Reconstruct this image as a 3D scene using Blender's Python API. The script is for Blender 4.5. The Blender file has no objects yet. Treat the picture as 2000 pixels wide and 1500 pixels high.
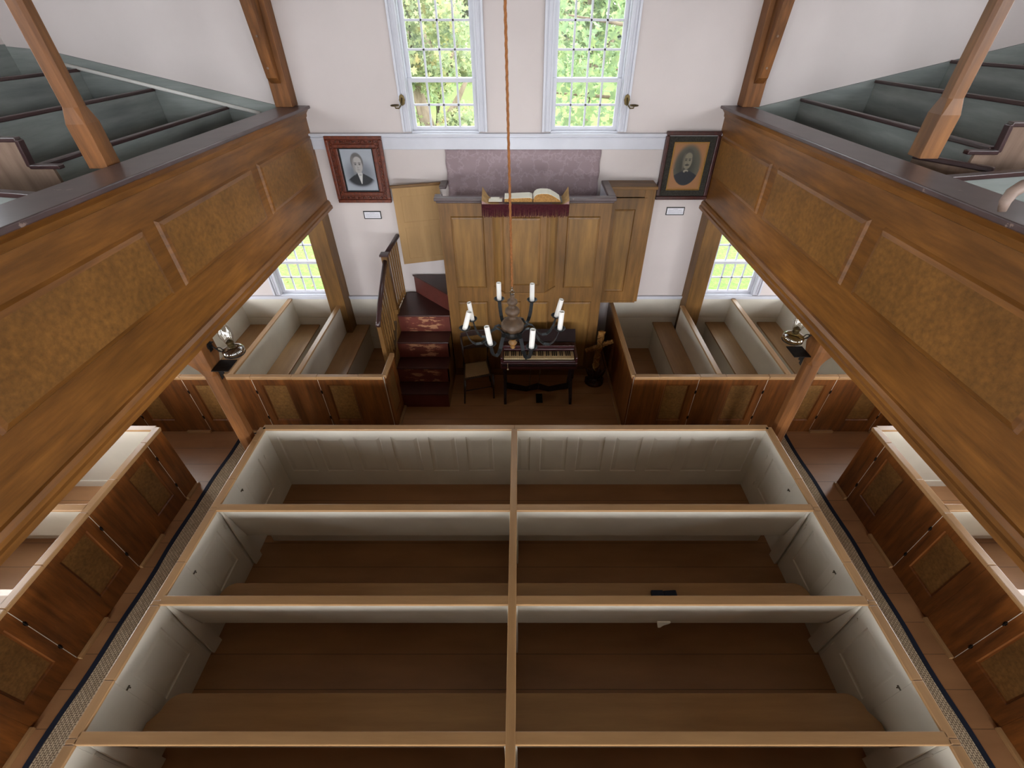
import bpy, bmesh, math, random
from mathutils import Vector, Matrix
random.seed(7)
S = bpy.context.scene
C = bpy.data.collections.new('church'); S.collection.children.link(C)

# ------------------------------------------------------------------ camera, world, light, exposure
F = 900.0
cam = bpy.data.cameras.new('camera'); cam.sensor_width = 36.0; cam.lens = 36.0*F/2000.0
cam.shift_x = -15.0/2000.0; cam.clip_start = 0.05; cam.clip_end = 400
co = bpy.data.objects.new('camera', cam); S.collection.objects.link(co)
co.location = (0, 0, 4.7); co.rotation_euler = (math.radians(90)-math.atan(736.0/F), 0, 0)
S.camera = co
S.view_settings.view_transform = 'Standard'; S.view_settings.look = 'None'
S.view_settings.gamma = 1; S.view_settings.use_curve_mapping = False
S.view_settings.exposure = -0.42
w = bpy.data.worlds.new('overcast'); S.world = w; w.use_nodes = True
wn = w.node_tree; wn.nodes['Background'].inputs[0].default_value = (0.90, 0.95, 1.0, 1)
wn.nodes['Background'].inputs[1].default_value = 12.0
S.cycles.use_denoising = True
S.cycles.max_bounces = 10; S.cycles.diffuse_bounces = 6; S.cycles.glossy_bounces = 3
S.cycles.transparent_max_bounces = 12; S.cycles.transmission_bounces = 6
S.cycles.caustics_reflective = False; S.cycles.caustics_refractive = False
S.cycles.sample_clamp_indirect = 6.0

DAY = 40.0           # watts per square metre of daylight through the side and rear windows
def portal(x, y, z, sx, sz, rot, gain=0.0):
    l = bpy.data.lights.new('window_daylight', 'AREA'); l.shape = 'RECTANGLE'; l.size = sx; l.size_y = sz
    if gain: l.energy = DAY*gain*sx*sz; l.color = (0.93, 0.96, 1.0)
    else: l.cycles.is_portal = True
    o = bpy.data.objects.new('window_daylight', l); S.collection.objects.link(o)
    o.location = (x, y, z); o.rotation_euler = rot

# ------------------------------------------------------------------ materials
def new_mat(n):
    m = bpy.data.materials.new(n); m.use_nodes = True
    return m, m.node_tree, m.node_tree.nodes['Principled BSDF']
def lin(h):
    h = h.lstrip('#'); r = []
    for i in (0, 2, 4):
        c = int(h[i:i+2], 16)/255.0
        r.append(c/12.92 if c <= 0.04045 else ((c+0.055)/1.055)**2.4)
    return (r[0], r[1], r[2], 1)
def ramp(nt, src, stops):
    r = nt.nodes.new('ShaderNodeValToRGB'); nt.links.new(src, r.inputs[0])
    e = r.color_ramp.elements
    while len(e) < len(stops): e.new(0.5)
    for k, (p, c) in enumerate(stops): e[k].position = p; e[k].color = c
    return r
def noise_tex(nt, scale, detail=4, vec=(1, 1, 1), rough=0.55, coord='Object'):
    tc = nt.nodes.new('ShaderNodeTexCoord'); mp = nt.nodes.new('ShaderNodeMapping')
    mp.inputs['Scale'].default_value = vec
    n = nt.nodes.new('ShaderNodeTexNoise'); n.inputs['Scale'].default_value = scale
    n.inputs['Detail'].default_value = detail; n.inputs['Roughness'].default_value = rough
    nt.links.new(tc.outputs[coord], mp.inputs[0]); nt.links.new(mp.outputs[0], n.inputs[0])
    return n
def bump(nt, b, src, strength=0.15, dist=0.01):
    bp = nt.nodes.new('ShaderNodeBump'); bp.inputs['Strength'].default_value = strength
    bp.inputs['Distance'].default_value = dist
    nt.links.new(src, bp.inputs['Height']); nt.links.new(bp.outputs[0], b.inputs['Normal'])
def mixc(nt, a, b_, fac, mode='MIX'):
    m = nt.nodes.new('ShaderNodeMix'); m.data_type = 'RGBA'; m.blend_type = mode
    if isinstance(fac, float): m.inputs[0].default_value = fac
    else: nt.links.new(fac, m.inputs[0])
    for i, v in ((6, a), (7, b_)):
        if isinstance(v, tuple): m.inputs[i].default_value = v
        else: nt.links.new(v, m.inputs[i])
    return m.outputs[2]
def wood(name, dark, light, axis='y', rough=0.42, spec=0.4, blotch=0.35, grain=18, bumpy=0.08):
    m, nt, b = new_mat(name)
    v = {'x': (0.10, 1, 1), 'y': (1, 0.10, 1), 'z': (1, 1, 0.10), 'n': (1, 1, 1)}[axis]
    g = noise_tex(nt, grain, 6, v, 0.65)
    r = ramp(nt, g.outputs[0], [(0.30, lin(dark)), (0.70, lin(light))])
    v2 = tuple(0.35 if q < 1 else 1 for q in v)
    n2 = noise_tex(nt, 2.3, 3, v2)
    r2 = ramp(nt, n2.outputs[0], [(0.32, (1-blotch,)*3+(1,)), (0.68, (1+blotch*0.45,)*3+(1,))])
    c = mixc(nt, r.outputs[0], r2.outputs[0], 1.0, 'MULTIPLY')
    nt.links.new(c, b.inputs['Base Color'])
    b.inputs['Roughness'].default_value = rough; b.inputs['Specular IOR Level'].default_value = spec
    bump(nt, b, g.outputs[0], bumpy, 0.004)
    return m
def paint(name, col, rough=0.6, var=0.10, spec=0.3, scale=3.0, bumpy=0.05, worn=None, xmask=None):
    m, nt, b = new_mat(name)
    n = noise_tex(nt, scale, 5)
    c = lin(col); lo = tuple(q*(1-var) for q in c[:3])+(1,); hi = tuple(min(1, q*(1+var*0.6)) for q in c[:3])+(1,)
    r = ramp(nt, n.outputs[0], [(0.35, lo), (0.65, hi)])
    out = r.outputs[0]
    if worn:
        n3 = noise_tex(nt, worn[1], 6, worn[3] if len(worn) > 3 else (1, 1, 1), 0.7)
        rr = ramp(nt, n3.outputs[0], [(worn[2], (0, 0, 0, 1)), (worn[2]+0.03, (1, 1, 1, 1))])
        f_ = rr.outputs[0]
        if xmask:
            tc = nt.nodes.new('ShaderNodeTexCoord'); sp = nt.nodes.new('ShaderNodeSeparateXYZ'); nt.links.new(tc.outputs['Object'], sp.inputs[0])
            ab = nt.nodes.new('ShaderNodeMath'); ab.operation = 'ABSOLUTE'; nt.links.new(sp.outputs[0], ab.inputs[0])
            r5 = ramp(nt, ab.outputs[0], [(xmask*.6, (1, 1, 1, 1)), (xmask, (0, 0, 0, 1))])
            f_ = mixc(nt, rr.outputs[0], r5.outputs[0], 1.0, 'MULTIPLY')
        out = mixc(nt, out, lin(worn[0]), f_)
    nt.links.new(out, b.inputs['Base Color'])
    b.inputs['Roughness'].default_value = rough; b.inputs['Specular IOR Level'].default_value = spec
    n4 = noise_tex(nt, 60, 3)
    bump(nt, b, n4.outputs[0], bumpy, 0.002)
    return m
def metal(name, col, rough=0.4, met=0.9):
    m, nt, b = new_mat(name); b.inputs['Base Color'].default_value = lin(col)
    b.inputs['Metallic'].default_value = met
    n = noise_tex(nt, 25, 3); r = ramp(nt, n.outputs[0], [(0.3, (rough*0.8,)*3+(1,)), (0.7, (rough*1.2,)*3+(1,))])
    nt.links.new(r.outputs[0], b.inputs['Roughness'])
    return m
def clear(name, tint=(1, 1, 1, 1), gl=0.06, rough=0.02):
    m = bpy.data.materials.new(name); m.use_nodes = True; nt = m.node_tree; nt.nodes.clear()
    o = nt.nodes.new('ShaderNodeOutputMaterial'); t = nt.nodes.new('ShaderNodeBsdfTransparent')
    t.inputs[0].default_value = tint
    g = nt.nodes.new('ShaderNodeBsdfGlossy'); g.inputs['Roughness'].default_value = rough
    lw = nt.nodes.new('ShaderNodeLayerWeight'); lw.inputs[0].default_value = 0.25
    ma = nt.nodes.new('ShaderNodeMath'); ma.operation = 'MULTIPLY_ADD'
    ma.inputs[1].default_value = gl*6; ma.inputs[2].default_value = gl
    mx = nt.nodes.new('ShaderNodeMixShader')
    nt.links.new(lw.outputs['Facing'], ma.inputs[0]); nt.links.new(ma.outputs[0], mx.inputs[0])
    nt.links.new(t.outputs[0], mx.inputs[1]); nt.links.new(g.outputs[0], mx.inputs[2])
    nt.links.new(mx.outputs[0], o.inputs[0])
    return m
def leafmat(name, stops, scale=4.0, trans=0.5):
    m, nt, b = new_mat(name)
    n = noise_tex(nt, scale, 3, coord='Object'); r = ramp(nt, n.outputs[0], stops)
    nt.links.new(r.outputs[0], b.inputs['Base Color']); b.inputs['Roughness'].default_value = 0.6
    tr = nt.nodes.new('ShaderNodeBsdfTranslucent'); nt.links.new(r.outputs[0], tr.inputs[0])
    mx = nt.nodes.new('ShaderNodeMixShader'); mx.inputs[0].default_value = trans
    o = nt.nodes['Material Output']
    nt.links.new(b.outputs[0], mx.inputs[1]); nt.links.new(tr.outputs[0], mx.inputs[2]); nt.links.new(mx.outputs[0], o.inputs[0])
    return m
M = {}
for ax in 'xyz':
    M['gal_'+ax] = wood('gallery_oak_'+ax, '#603a14', '#8a5925', ax, 0.36, 0.45)
    M['pew_'+ax] = wood('pew_wood_'+ax, '#4c280d', '#824c1e', ax, 0.38, 0.45)
    M['pulpit_'+ax] = wood('pulpit_oak_'+ax, '#5c3f1a', '#80592a', ax, 0.45, 0.35)
    M['post_'+ax] = wood('post_wood_'+ax, '#5c381b', '#87562c', ax, 0.5, 0.3)
    M['tan_'+ax] = wood('tan_paint_'+ax, '#906c46', '#a88257', ax, 0.35, 0.5, 0.12, 9, 0.03)
    M['teal_'+ax] = wood('weathered_teal_'+ax, '#707573', '#949894', ax, 0.75, 0.15, 0.2, 6, 0.05)
    M['grey_'+ax] = wood('bare_grey_board_'+ax, '#6a5548', '#8d7565', ax, 0.7, 0.2, 0.3, 8, 0.05)
M['panel'] = wood('mottled_panel', '#65431d', '#895d2b', 'n', 0.36, 0.45, 0.22, 26, 0.03)
M['pulpit_panel'] = wood('pulpit_mottled_panel', '#664820', '#8a6430', 'z', 0.45, 0.35, 0.35, 14, 0.04)
M['pew_panel'] = wood('pew_mottled_panel', '#63431d', '#8a6234', 'n', 0.38, 0.45, 0.3, 30, 0.03)
M['cap'] = paint('dark_cap', '#4c3c3c', 0.32, 0.25, 0.6, 5, 0.05, ('#87736b', 7, 0.66))
M['darkrail'] = paint('dark_rail', '#3a2626', 0.28, 0.2, 0.6)
M['plaster'] = paint('plaster', '#c6bcb9', 0.85, 0.04, 0.15, 1.2, 0.10)
M['ceiling'] = paint('ceiling_boards', '#7d746a', 0.9, 0.04, 0.1)
M['white'] = paint('pew_white', '#cdc6b8', 0.45, 0.05, 0.4)
M['trim'] = paint('grey_white_trim', '#c3c3cb', 0.4, 0.05, 0.4)
M['black'] = paint('black', '#121214', 0.5)
M['iron'] = metal('dark_iron', '#303234', 0.5, 0.75)
M['blackiron'] = metal('black_iron', '#1f1c1a', 0.5, 0.7)
M['brass'] = metal('aged_brass', '#57492e', 0.35, 0.9)
M['silver'] = metal('tarnished_silver', '#77726a', 0.25, 0.95)
M['candle'] = paint('candle_white', '#e2e0dc', 0.5, 0.02)
M['red'] = paint('oxblood_stair', '#5a2a22', 0.4, 0.18, 0.45, 5, 0.05)
M['redworn'] = paint('oxblood_worn', '#632f25', 0.4, 0.18, 0.45, 5, 0.05, ('#a87858', 9, 0.53, (0.5, 1, 1.6)), .30)
M['stairtread'] = paint('dark_red_tread', '#3d1c18', 0.35, 0.25, 0.5, 6)
M['melodeon'] = paint('mahogany_case', '#3a1a1c', 0.3, 0.2, 0.6, 8)
M['melodark'] = paint('mahogany_dark', '#1e1010', 0.5, 0.2, 0.3, 8)
M['ivory'] = paint('ivory', '#c9b48c', 0.35, 0.08, 0.4)
M['ebony'] = paint('ebony', '#15110f', 0.3)
M['fringe'] = paint('wine_fringe', '#3c181d', 0.9, 0.3, 0.1, 40)
M['velvet'] = paint('faded_velvet', '#9a7c76', 0.9, 0.15, 0.1, 12)
M['velvetpad'] = paint('gold_worn_velvet', '#9c7c55', 0.9, 0.3, 0.1, 12)
M['paper'] = paint('paper', '#d8d2c2', 0.8, 0.04)
M['label'] = paint('card', '#d5d3da', 0.8, 0.02)
M['ink'] = paint('ink', '#8c8a92', 0.9)
M['pageedge'] = paint('page_edges', '#9a7242', 0.8, 0.3, 0.1, 60)
M['leather'] = paint('bible_leather', '#3a2a1c', 0.5, 0.3)
M['navy'] = paint('navy_cloth', '#1c2231', 0.8, 0.2)
M['glass'] = clear('window_glass', (0.97, 0.985, 0.98, 1), 0.007, 0.22)
M['lampglass'] = clear('lamp_chimney_glass', (0.93, 0.92, 0.90, 1), 0.09, 0.03)
M['oilglass'] = clear('amber_oil_glass', (0.62, 0.50, 0.25, 1), 0.14, 0.05)
M['smokeglass'] = clear('smoke_oil_glass', (0.55, 0.50, 0.42, 1), 0.16, 0.05)
M['rope'] = paint('jute_rope', '#8c5c38', 0.9, 0.2, 0.1, 60)
M['frame_carved'] = wood('carved_frame', '#3c1408', '#7a3416', 'n', 0.35, 0.5, 0.3, 30, 0.2)
M['frame_dark'] = wood('dark_frame', '#2c1210', '#4a201a', 'n', 0.35, 0.5, 0.3, 30, 0.1)
M['frame_moss'] = paint('mottled_slip', '#33302a', 0.7, 0.5, 0.2, 60)
M['gilt'] = metal('gilt_line', '#a07a34', 0.4, 0.7)
M['mat_orange'] = paint('aged_mat', '#a36b3c', 0.8, 0.12, 0.1, 12)
M['chair'] = wood('dark_walnut', '#1c1210', '#38231b', 'z', 0.35, 0.5, 0.3, 20)
M['cross'] = wood('carved_cross_wood', '#7a5024', '#b5803f', 'n', 0.6, 0.3, 0.4, 40, 0.5)
M['crossbase'] = wood('carved_base_wood', '#2a1408', '#4c2814', 'n', 0.5, 0.3, 0.4, 30, 0.3)
M['unpainted'] = wood('tan_door_back', '#93734c', '#a98659', 'z', 0.6, 0.25, 0.12, 8, 0.03)
M['bark'] = wood('bark', '#6f5f50', '#93826f', 'z', 0.9, 0.1, 0.4, 12, 0.5)
M['siding'] = paint('white_clapboard', '#d0cdc8', 0.7)
M['arm'] = wood('worn_grey_arm', '#7d6a60', '#a08a7e', 'x', 0.5, 0.3, 0.2, 12)
M['post_raw'] = wood('raw_post_wood', '#5e3a20', '#946338', 'z', 0.45, 0.4, 0.5, 9, 0.15)
def floor_mat():
    m, nt, b = new_mat('painted_floorboards')
    tc = nt.nodes.new('ShaderNodeTexCoord'); sp = nt.nodes.new('ShaderNodeSeparateXYZ'); nt.links.new(tc.outputs['Object'], sp.inputs[0])
    n = noise_tex(nt, 3.5, 5, (0.3, 1, 1)); r = ramp(nt, n.outputs[0], [(0.3, lin('#8a6240')), (0.7, lin('#a37750'))])
    a = nt.nodes.new('ShaderNodeMath'); a.operation = 'MULTIPLY'; a.inputs[1].default_value = 1/0.29
    nt.links.new(sp.outputs[1], a.inputs[0])
    fr = nt.nodes.new('ShaderNodeMath'); fr.operation = 'FRACT'; nt.links.new(a.outputs[0], fr.inputs[0])
    rr = ramp(nt, fr.outputs[0], [(0.0, (0.35, 0.35, 0.35, 1)), (0.014, (0.35, 0.35, 0.35, 1)), (0.022, (1, 1, 1, 1))])
    c = mixc(nt, r.outputs[0], rr.outputs[0], 1.0, 'MULTIPLY')
    nt.links.new(c, b.inputs['Base Color']); b.inputs['Roughness'].default_value = 0.42
    bump(nt, b, rr.outputs[0], 0.4, 0.004)
    return m
M['floor'] = floor_mat()
def rug_mat():
    m, nt, b = new_mat('braided_jute')
    ck = nt.nodes.new('ShaderNodeTexBrick'); tc = nt.nodes.new('ShaderNodeTexCoord'); mp = nt.nodes.new('ShaderNodeMapping')
    mp.inputs['Rotation'].default_value = (0, 0, math.pi/2)
    nt.links.new(tc.outputs['Object'], mp.inputs[0]); nt.links.new(mp.outputs[0], ck.inputs[0])
    ck.inputs['Scale'].default_value = 1.0; ck.inputs['Brick Width'].default_value = 0.032; ck.inputs['Row Height'].default_value = 0.019
    ck.inputs['Mortar Size'].default_value = 0.0026; ck.inputs['Mortar Smooth'].default_value = 0.3
    ck.inputs['Color1'].default_value = lin('#cdbb9d'); ck.inputs['Color2'].default_value = lin('#b5a284'); ck.inputs['Mortar'].default_value = lin('#54402e')
    nt.links.new(ck.outputs[0], b.inputs['Base Color']); b.inputs['Roughness'].default_value = 0.95
    bump(nt, b, ck.outputs['Fac'], -0.5, 0.004)
    return m
M['rug'] = rug_mat()
def cane_mat():
    m, nt, b = new_mat('woven_cane')
    ck = nt.nodes.new('ShaderNodeTexChecker'); ck.inputs['Scale'].default_value = 90
    ck.inputs['Color1'].default_value = lin('#a88c62'); ck.inputs['Color2'].default_value = lin('#4a3826')
    tc = nt.nodes.new('ShaderNodeTexCoord'); nt.links.new(tc.outputs['Object'], ck.inputs[0])
    nt.links.new(ck.outputs[0], b.inputs['Base Color']); b.inputs['Roughness'].default_value = 0.7
    return m
M['cane'] = cane_mat()
def damask_mat():
    m, nt, b = new_mat('mauve_damask')
    tc = nt.nodes.new('ShaderNodeTexCoord'); sp = nt.nodes.new('ShaderNodeSeparateXYZ'); nt.links.new(tc.outputs['Object'], sp.inputs[0])
    def sn(i, k):
        a = nt.nodes.new('ShaderNodeMath'); a.operation = 'MULTIPLY'; a.inputs[1].default_value = k; nt.links.new(sp.outputs[i], a.inputs[0])
        s = nt.nodes.new('ShaderNodeMath'); s.operation = 'SINE'; nt.links.new(a.outputs[0], s.inputs[0]); return s.outputs[0]
    ad = nt.nodes.new('ShaderNodeMath'); ad.operation = 'MULTIPLY'; nt.links.new(sn(0, 16), ad.inputs[0]); nt.links.new(sn(2, 14), ad.inputs[1])
    n = noise_tex(nt, 14, 4)
    a2 = nt.nodes.new('ShaderNodeMath'); a2.operation = 'MULTIPLY_ADD'; a2.inputs[1].default_value = 0.25
    nt.links.new(ad.outputs[0], a2.inputs[0]); nt.links.new(n.outputs[0], a2.inputs[2])
    r = ramp(nt, a2.outputs[0], [(0.44, lin('#8d7a7e')), (0.52, lin('#9a878b')), (0.60, lin('#8a777b'))])
    nt.links.new(r.outputs[0], b.inputs['Base Color']); b.inputs['Roughness'].default_value = 0.85
    return m
M['damask'] = damask_mat()
def lawn_mat():
    m, nt, b = new_mat('lawn')
    n = noise_tex(nt, 14, 8, rough=0.75); r = ramp(nt, n.outputs[0], [(0.3, lin('#3c5a22')), (0.5, lin('#628030')), (0.72, lin('#7f9a4a'))])
    nt.links.new(r.outputs[0], b.inputs['Base Color']); b.inputs['Roughness'].default_value = 0.9
    bump(nt, b, n.outputs[0], 0.6, 0.05)
    return m
M['lawn'] = lawn_mat()
M['leaf_green'] = leafmat('maple_leaf_green', [(0.30, lin('#64795a')), (0.50, lin('#84966a')), (0.68, lin('#a5ab76'))])
M['leaf_yellow'] = leafmat('leaf_yellow', [(0.35, lin('#7d8d6a')), (0.55, lin('#a0a577')), (0.72, lin('#c0a96e'))], 2.5)
M['leaf_dark'] = leafmat('bush_leaf', [(0.35, lin('#66745c')), (0.6, lin('#83896f')), (0.7, lin('#95946f'))], 1.5)
M['leaf_fallen'] = leafmat('fallen_leaf', [(0.35, lin('#9a4f28')), (0.6, lin('#b57a45'))], 3, 0.1)

# ------------------------------------------------------------------ mesh helpers
class MB:
    def __init__(s): s.v = []; s.f = []; s.sm = False
    def add(s, vs, fs):
        o = len(s.v); s.v += [tuple(p) for p in vs]; s.f += [tuple(i+o for i in f) for f in fs]; return s
    def box(s, x0, x1, y0, y1, z0, z1):
        x0, x1 = min(x0, x1), max(x0, x1); y0, y1 = min(y0, y1), max(y0, y1); z0, z1 = min(z0, z1), max(z0, z1)
        return s.add([(x0,y0,z0),(x1,y0,z0),(x1,y1,z0),(x0,y1,z0),(x0,y0,z1),(x1,y0,z1),(x1,y1,z1),(x0,y1,z1)],
                     [(0,3,2,1),(4,5,6,7),(0,1,5,4),(1,2,6,5),(2,3,7,6),(3,0,4,7)])
    def prism(s, poly, map0, map1):
        n = len(poly); a = [map0(*p) for p in poly]; b = [map1(*p) for p in poly]
        return s.add(a+b, [tuple(range(n))[::-1], tuple(range(n, 2*n))]+[(i, (i+1) % n, n+(i+1) % n, n+i) for i in range(n)])
    def lathe(s, prof, c=(0, 0, 0), n=20, caps=True):
        vs = []; fs = []
        for r, z in prof:
            for k in range(n):
                a = 2*math.pi*k/n; vs.append((c[0]+r*math.cos(a), c[1]+r*math.sin(a), c[2]+z))
        m = len(prof)
        for i in range(m-1):
            for k in range(n): fs.append((i*n+k, i*n+(k+1) % n, (i+1)*n+(k+1) % n, (i+1)*n+k))
        if caps: fs.append(tuple(range(n))[::-1]); fs.append(tuple((m-1)*n+k for k in range(n)))
        return s.add(vs, fs)
    def tube(s, pts, r, n=8, flat=None):
        pts = [Vector(p) for p in pts]; vs = []; fs = []; m = len(pts)
        up = Vector((0, 0, 1))
        for i, p in enumerate(pts):
            t = (pts[min(i+1, m-1)]-pts[max(i-1, 0)]).normalized()
            a = t.cross(up)
            if a.length < 1e-3: a = t.cross(Vector((0, 1, 0)))
            a.normalize(); b = t.cross(a).normalized()
            rr = r[i] if isinstance(r, (list, tuple)) else r
            ra, rb = (rr, rr) if flat is None else (flat[0], flat[1])
            for k in range(n):
                q = 2*math.pi*k/n; vs.append(p+a*math.cos(q)*ra+b*math.sin(q)*rb)
        for i in range(m-1):
            for k in range(n): fs.append((i*n+k, i*n+(k+1) % n, (i+1)*n+(k+1) % n, (i+1)*n+k))
        fs.append(tuple(range(n))[::-1]); fs.append(tuple((m-1)*n+k for k in range(n)))
        return s.add(vs, fs)
    def bar(s, a, b, wd, ht):
        a, b = Vector(a), Vector(b); t = (b-a).normalized(); u = t.cross(Vector((0, 0, 1)))
        if u.length < 1e-3: u = Vector((1, 0, 0))
        u.normalize(); v = u.cross(t).normalized(); u *= wd/2; v *= ht/2
        return s.add([a-u-v, a+u-v, a+u+v, a-u+v, b-u-v, b+u-v, b+u+v, b-u+v],
                     [(0,1,2,3),(7,6,5,4),(0,4,5,1),(1,5,6,2),(2,6,7,3),(3,7,4,0)])
    def build(s, name, mat, parent=None, bev=0, smooth=False, loc=None, tr=None):
        me = bpy.data.meshes.new(name)
        off = Vector(loc) if loc else (Vector(parent.location) if parent is not None and parent.parent is None else None)
        if parent is not None and parent.parent is not None: off = Vector(parent.parent.location)+Vector(parent.location)
        vs = s.v
        if tr: vs = [tr(*p) for p in vs]
        if off is not None: vs = [tuple(Vector(p)-off) for p in vs]
        me.from_pydata(vs, [], s.f); me.update()
        b = bmesh.new(); b.from_mesh(me); bmesh.ops.recalc_face_normals(b, faces=b.faces); b.to_mesh(me); b.free()
        me.materials.append(M[mat] if isinstance(mat, str) else mat)
        o = bpy.data.objects.new(name, me); C.objects.link(o)
        if loc: o.location = loc
        if parent is not None: o.parent = parent; 
        if parent is not None and loc: o.location = Vector(loc)-(Vector(parent.location))
        if smooth:
            for p in me.polygons: p.use_smooth = True
        if bev:
            bm_ = o.modifiers.new('bevel', 'BEVEL'); bm_.width = bev; bm_.segments = 2; bm_.limit_method = 'ANGLE'; bm_.angle_limit = math.radians(40)
        return o
def thing(name, label, cat, loc=(0, 0, 0), group=None):
    o = bpy.data.objects.new(name, None); C.objects.link(o); o.location = loc; o.empty_display_size = 0.1
    o['label'] = label; o['category'] = cat
    if group: o['group'] = group
    return o
def tag(o, label, cat, group=None, kind=None):
    o['label'] = label; o['category'] = cat
    if group: o['group'] = group
    if kind: o['kind'] = kind
    return o
def struct(o, label=None):
    o['kind'] = 'structure'
    if label: o['label'] = label
    return o
# a panelled face: rectangle u0..u1 x v0..v1 in plane (O,U,V,N), thickness th behind; holes get sloped mouldings
def pface(O, U, V, N, u0, u1, v0, v1, holes, th=0.02, dep=0.012, mw=0.022, raised=0.0):
    O, U, V, N = map(Vector, (O, U, V, N))
    P = lambda u, v, n: O+U*u+V*v+N*n
    fr = MB(); pn = []
    us = sorted(set([u0, u1]+[h[0] for h in holes]+[h[1] for h in holes])); vs = sorted(set([v0, v1]+[h[2] for h in holes]+[h[3] for h in holes]))
    for i in range(len(us)-1):
        for j in range(len(vs)-1):
            a, b, c, d = us[i], us[i+1], vs[j], vs[j+1]
            if any(h[0] <= a+1e-6 and h[1] >= b-1e-6 and h[2] <= c+1e-6 and h[3] >= d-1e-6 for h in holes): continue
            fr.add([P(a, c, 0), P(b, c, 0), P(b, d, 0), P(a, d, 0)], [(0, 1, 2, 3)])
    fr.add([P(u0, v0, 0), P(u1, v0, 0), P(u1, v1, 0), P(u0, v1, 0), P(u0, v0, -th), P(u1, v0, -th), P(u1, v1, -th), P(u0, v1, -th)],
           [(0, 4, 5, 1), (1, 5, 6, 2), (2, 6, 7, 3), (3, 7, 4, 0), (4, 7, 6, 5)])
    for h in holes:
        a, b, c, d = h
        q = [P(a, c, 0), P(b, c, 0), P(b, d, 0), P(a, d, 0)]
        s1 = 0.35*mw
        q1 = [P(a+s1, c+s1, -dep*0.8), P(b-s1, c+s1, -dep*0.8), P(b-s1, d-s1, -dep*0.8), P(a+s1, d-s1, -dep*0.8)]
        q2 = [P(a+mw, c+mw, -dep), P(b-mw, c+mw, -dep), P(b-mw, d-mw, -dep), P(a+mw, d-mw, -dep)]
        fr.add(q+q1+q2, [(i, (i+1) % 4, 4+(i+1) % 4, 4+i) for i in range(4)]+[(4+i, 4+(i+1) % 4, 8+(i+1) % 4, 8+i) for i in range(4)])
        m = MB(); e = min(mw*2.6, (b-a)*0.2) if raised else 0
        i0 = [P(a+mw, c+mw, -dep), P(b-mw, c+mw, -dep), P(b-mw, d-mw, -dep), P(a+mw, d-mw, -dep)]
        if raised:
            i1 = [P(a+mw+e, c+mw+e, -dep+raised), P(b-mw-e, c+mw+e, -dep+raised), P(b-mw-e, d-mw-e, -dep+raised), P(a+mw+e, d-mw-e, -dep+raised)]
            m.add(i0+i1, [(i, (i+1) % 4, 4+(i+1) % 4, 4+i) for i in range(4)]+[(4, 5, 6, 7)])
        else: m.add(i0, [(0, 1, 2, 3)])
        pn.append(m)
    return fr, pn

XC = -0.06          # church axis
YW = 6.77           # front wall inner face
XL, XR = -6.1, 6.1  # side walls
YB = -4.2           # back wall
ZC = 6.7            # ceiling

# ------------------------------------------------------------------ shell
struct(MB().box(XL-.3, XR+.3, YB-.3, YW+.2, -.12, 0).build('floor', 'floor'), 'tan painted floorboards')
struct(MB().box(XL-.3, XR+.3, YB-.3, YW+.2, ZC, ZC+.12).build('ceiling', 'ceiling'))
def wall(name, axis, c0, c1, a0, a1, z0, z1, wins):
    m = MB(); w_ = sorted(wins)
    us = sorted(set([a0, a1]+[q[0] for q in w_]+[q[1] for q in w_])); vs = sorted(set([z0, z1]+[q[2] for q in w_]+[q[3] for q in w_]))
    for i in range(len(us)-1):
        for j in range(len(vs)-1):
            if any(q[0] <= us[i]+1e-6 and q[1] >= us[i+1]-1e-6 and q[2] <= vs[j]+1e-6 and q[3] >= vs[j+1]-1e-6 for q in w_): continue
            if axis == 'y': m.box(us[i], us[i+1], c0, c1, vs[j], vs[j+1])
            else: m.box(c0, c1, us[i], us[i+1], vs[j], vs[j+1])
    return struct(m.build(name, 'plaster'))
WU1 = (-1.41, -0.53, 3.44, 5.20); WU2 = (0.40, 1.28, 3.44, 5.20)
WL1 = (-3.90, -3.12, 1.06, 2.40); WL2 = (3.02, 3.80, 1.06, 2.40)
wall('wall_front', 'y', YW, YW+.16, XL-.16, XR+.16, 0, ZC, [WU1, WU2, WL1, WL2])
side_w = [(4.2, 5.3, 4.45, 5.9), (1.6, 2.7, 4.45, 5.9), (-1.0, .1, 4.45, 5.9), (-3.4, -2.3, 4.45, 5.9), (4.9, 5.8, 1.1, 2.4), (2.2, 3.1, 1.1, 2.4), (-.6, .3, 1.1, 2.4)]
wall('wall_left', 'x', XL-.16, XL, YB-.16, YW+.16, 0, ZC, side_w)
wall('wall_right', 'x', XR, XR+.16, YB-.16, YW+.16, 0, ZC, side_w)
back_w = [(-4.4, -3.1, 3.3, 5.5), (-1.9, -.7, 3.3, 5.5), (.7, 1.9, 3.3, 5.5), (3.1, 4.4, 3.3, 5.5), (-4.4, -3.3, 1.15, 2.45), (-1.8, -.7, 1.15, 2.45), (.7, 1.8, 1.15, 2.45), (3.3, 4.4, 1.15, 2.45)]
wall('wall_back', 'y', YB-.16, YB, XL-.16, XR+.16, 0, ZC, back_w)
NW = [0]
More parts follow.
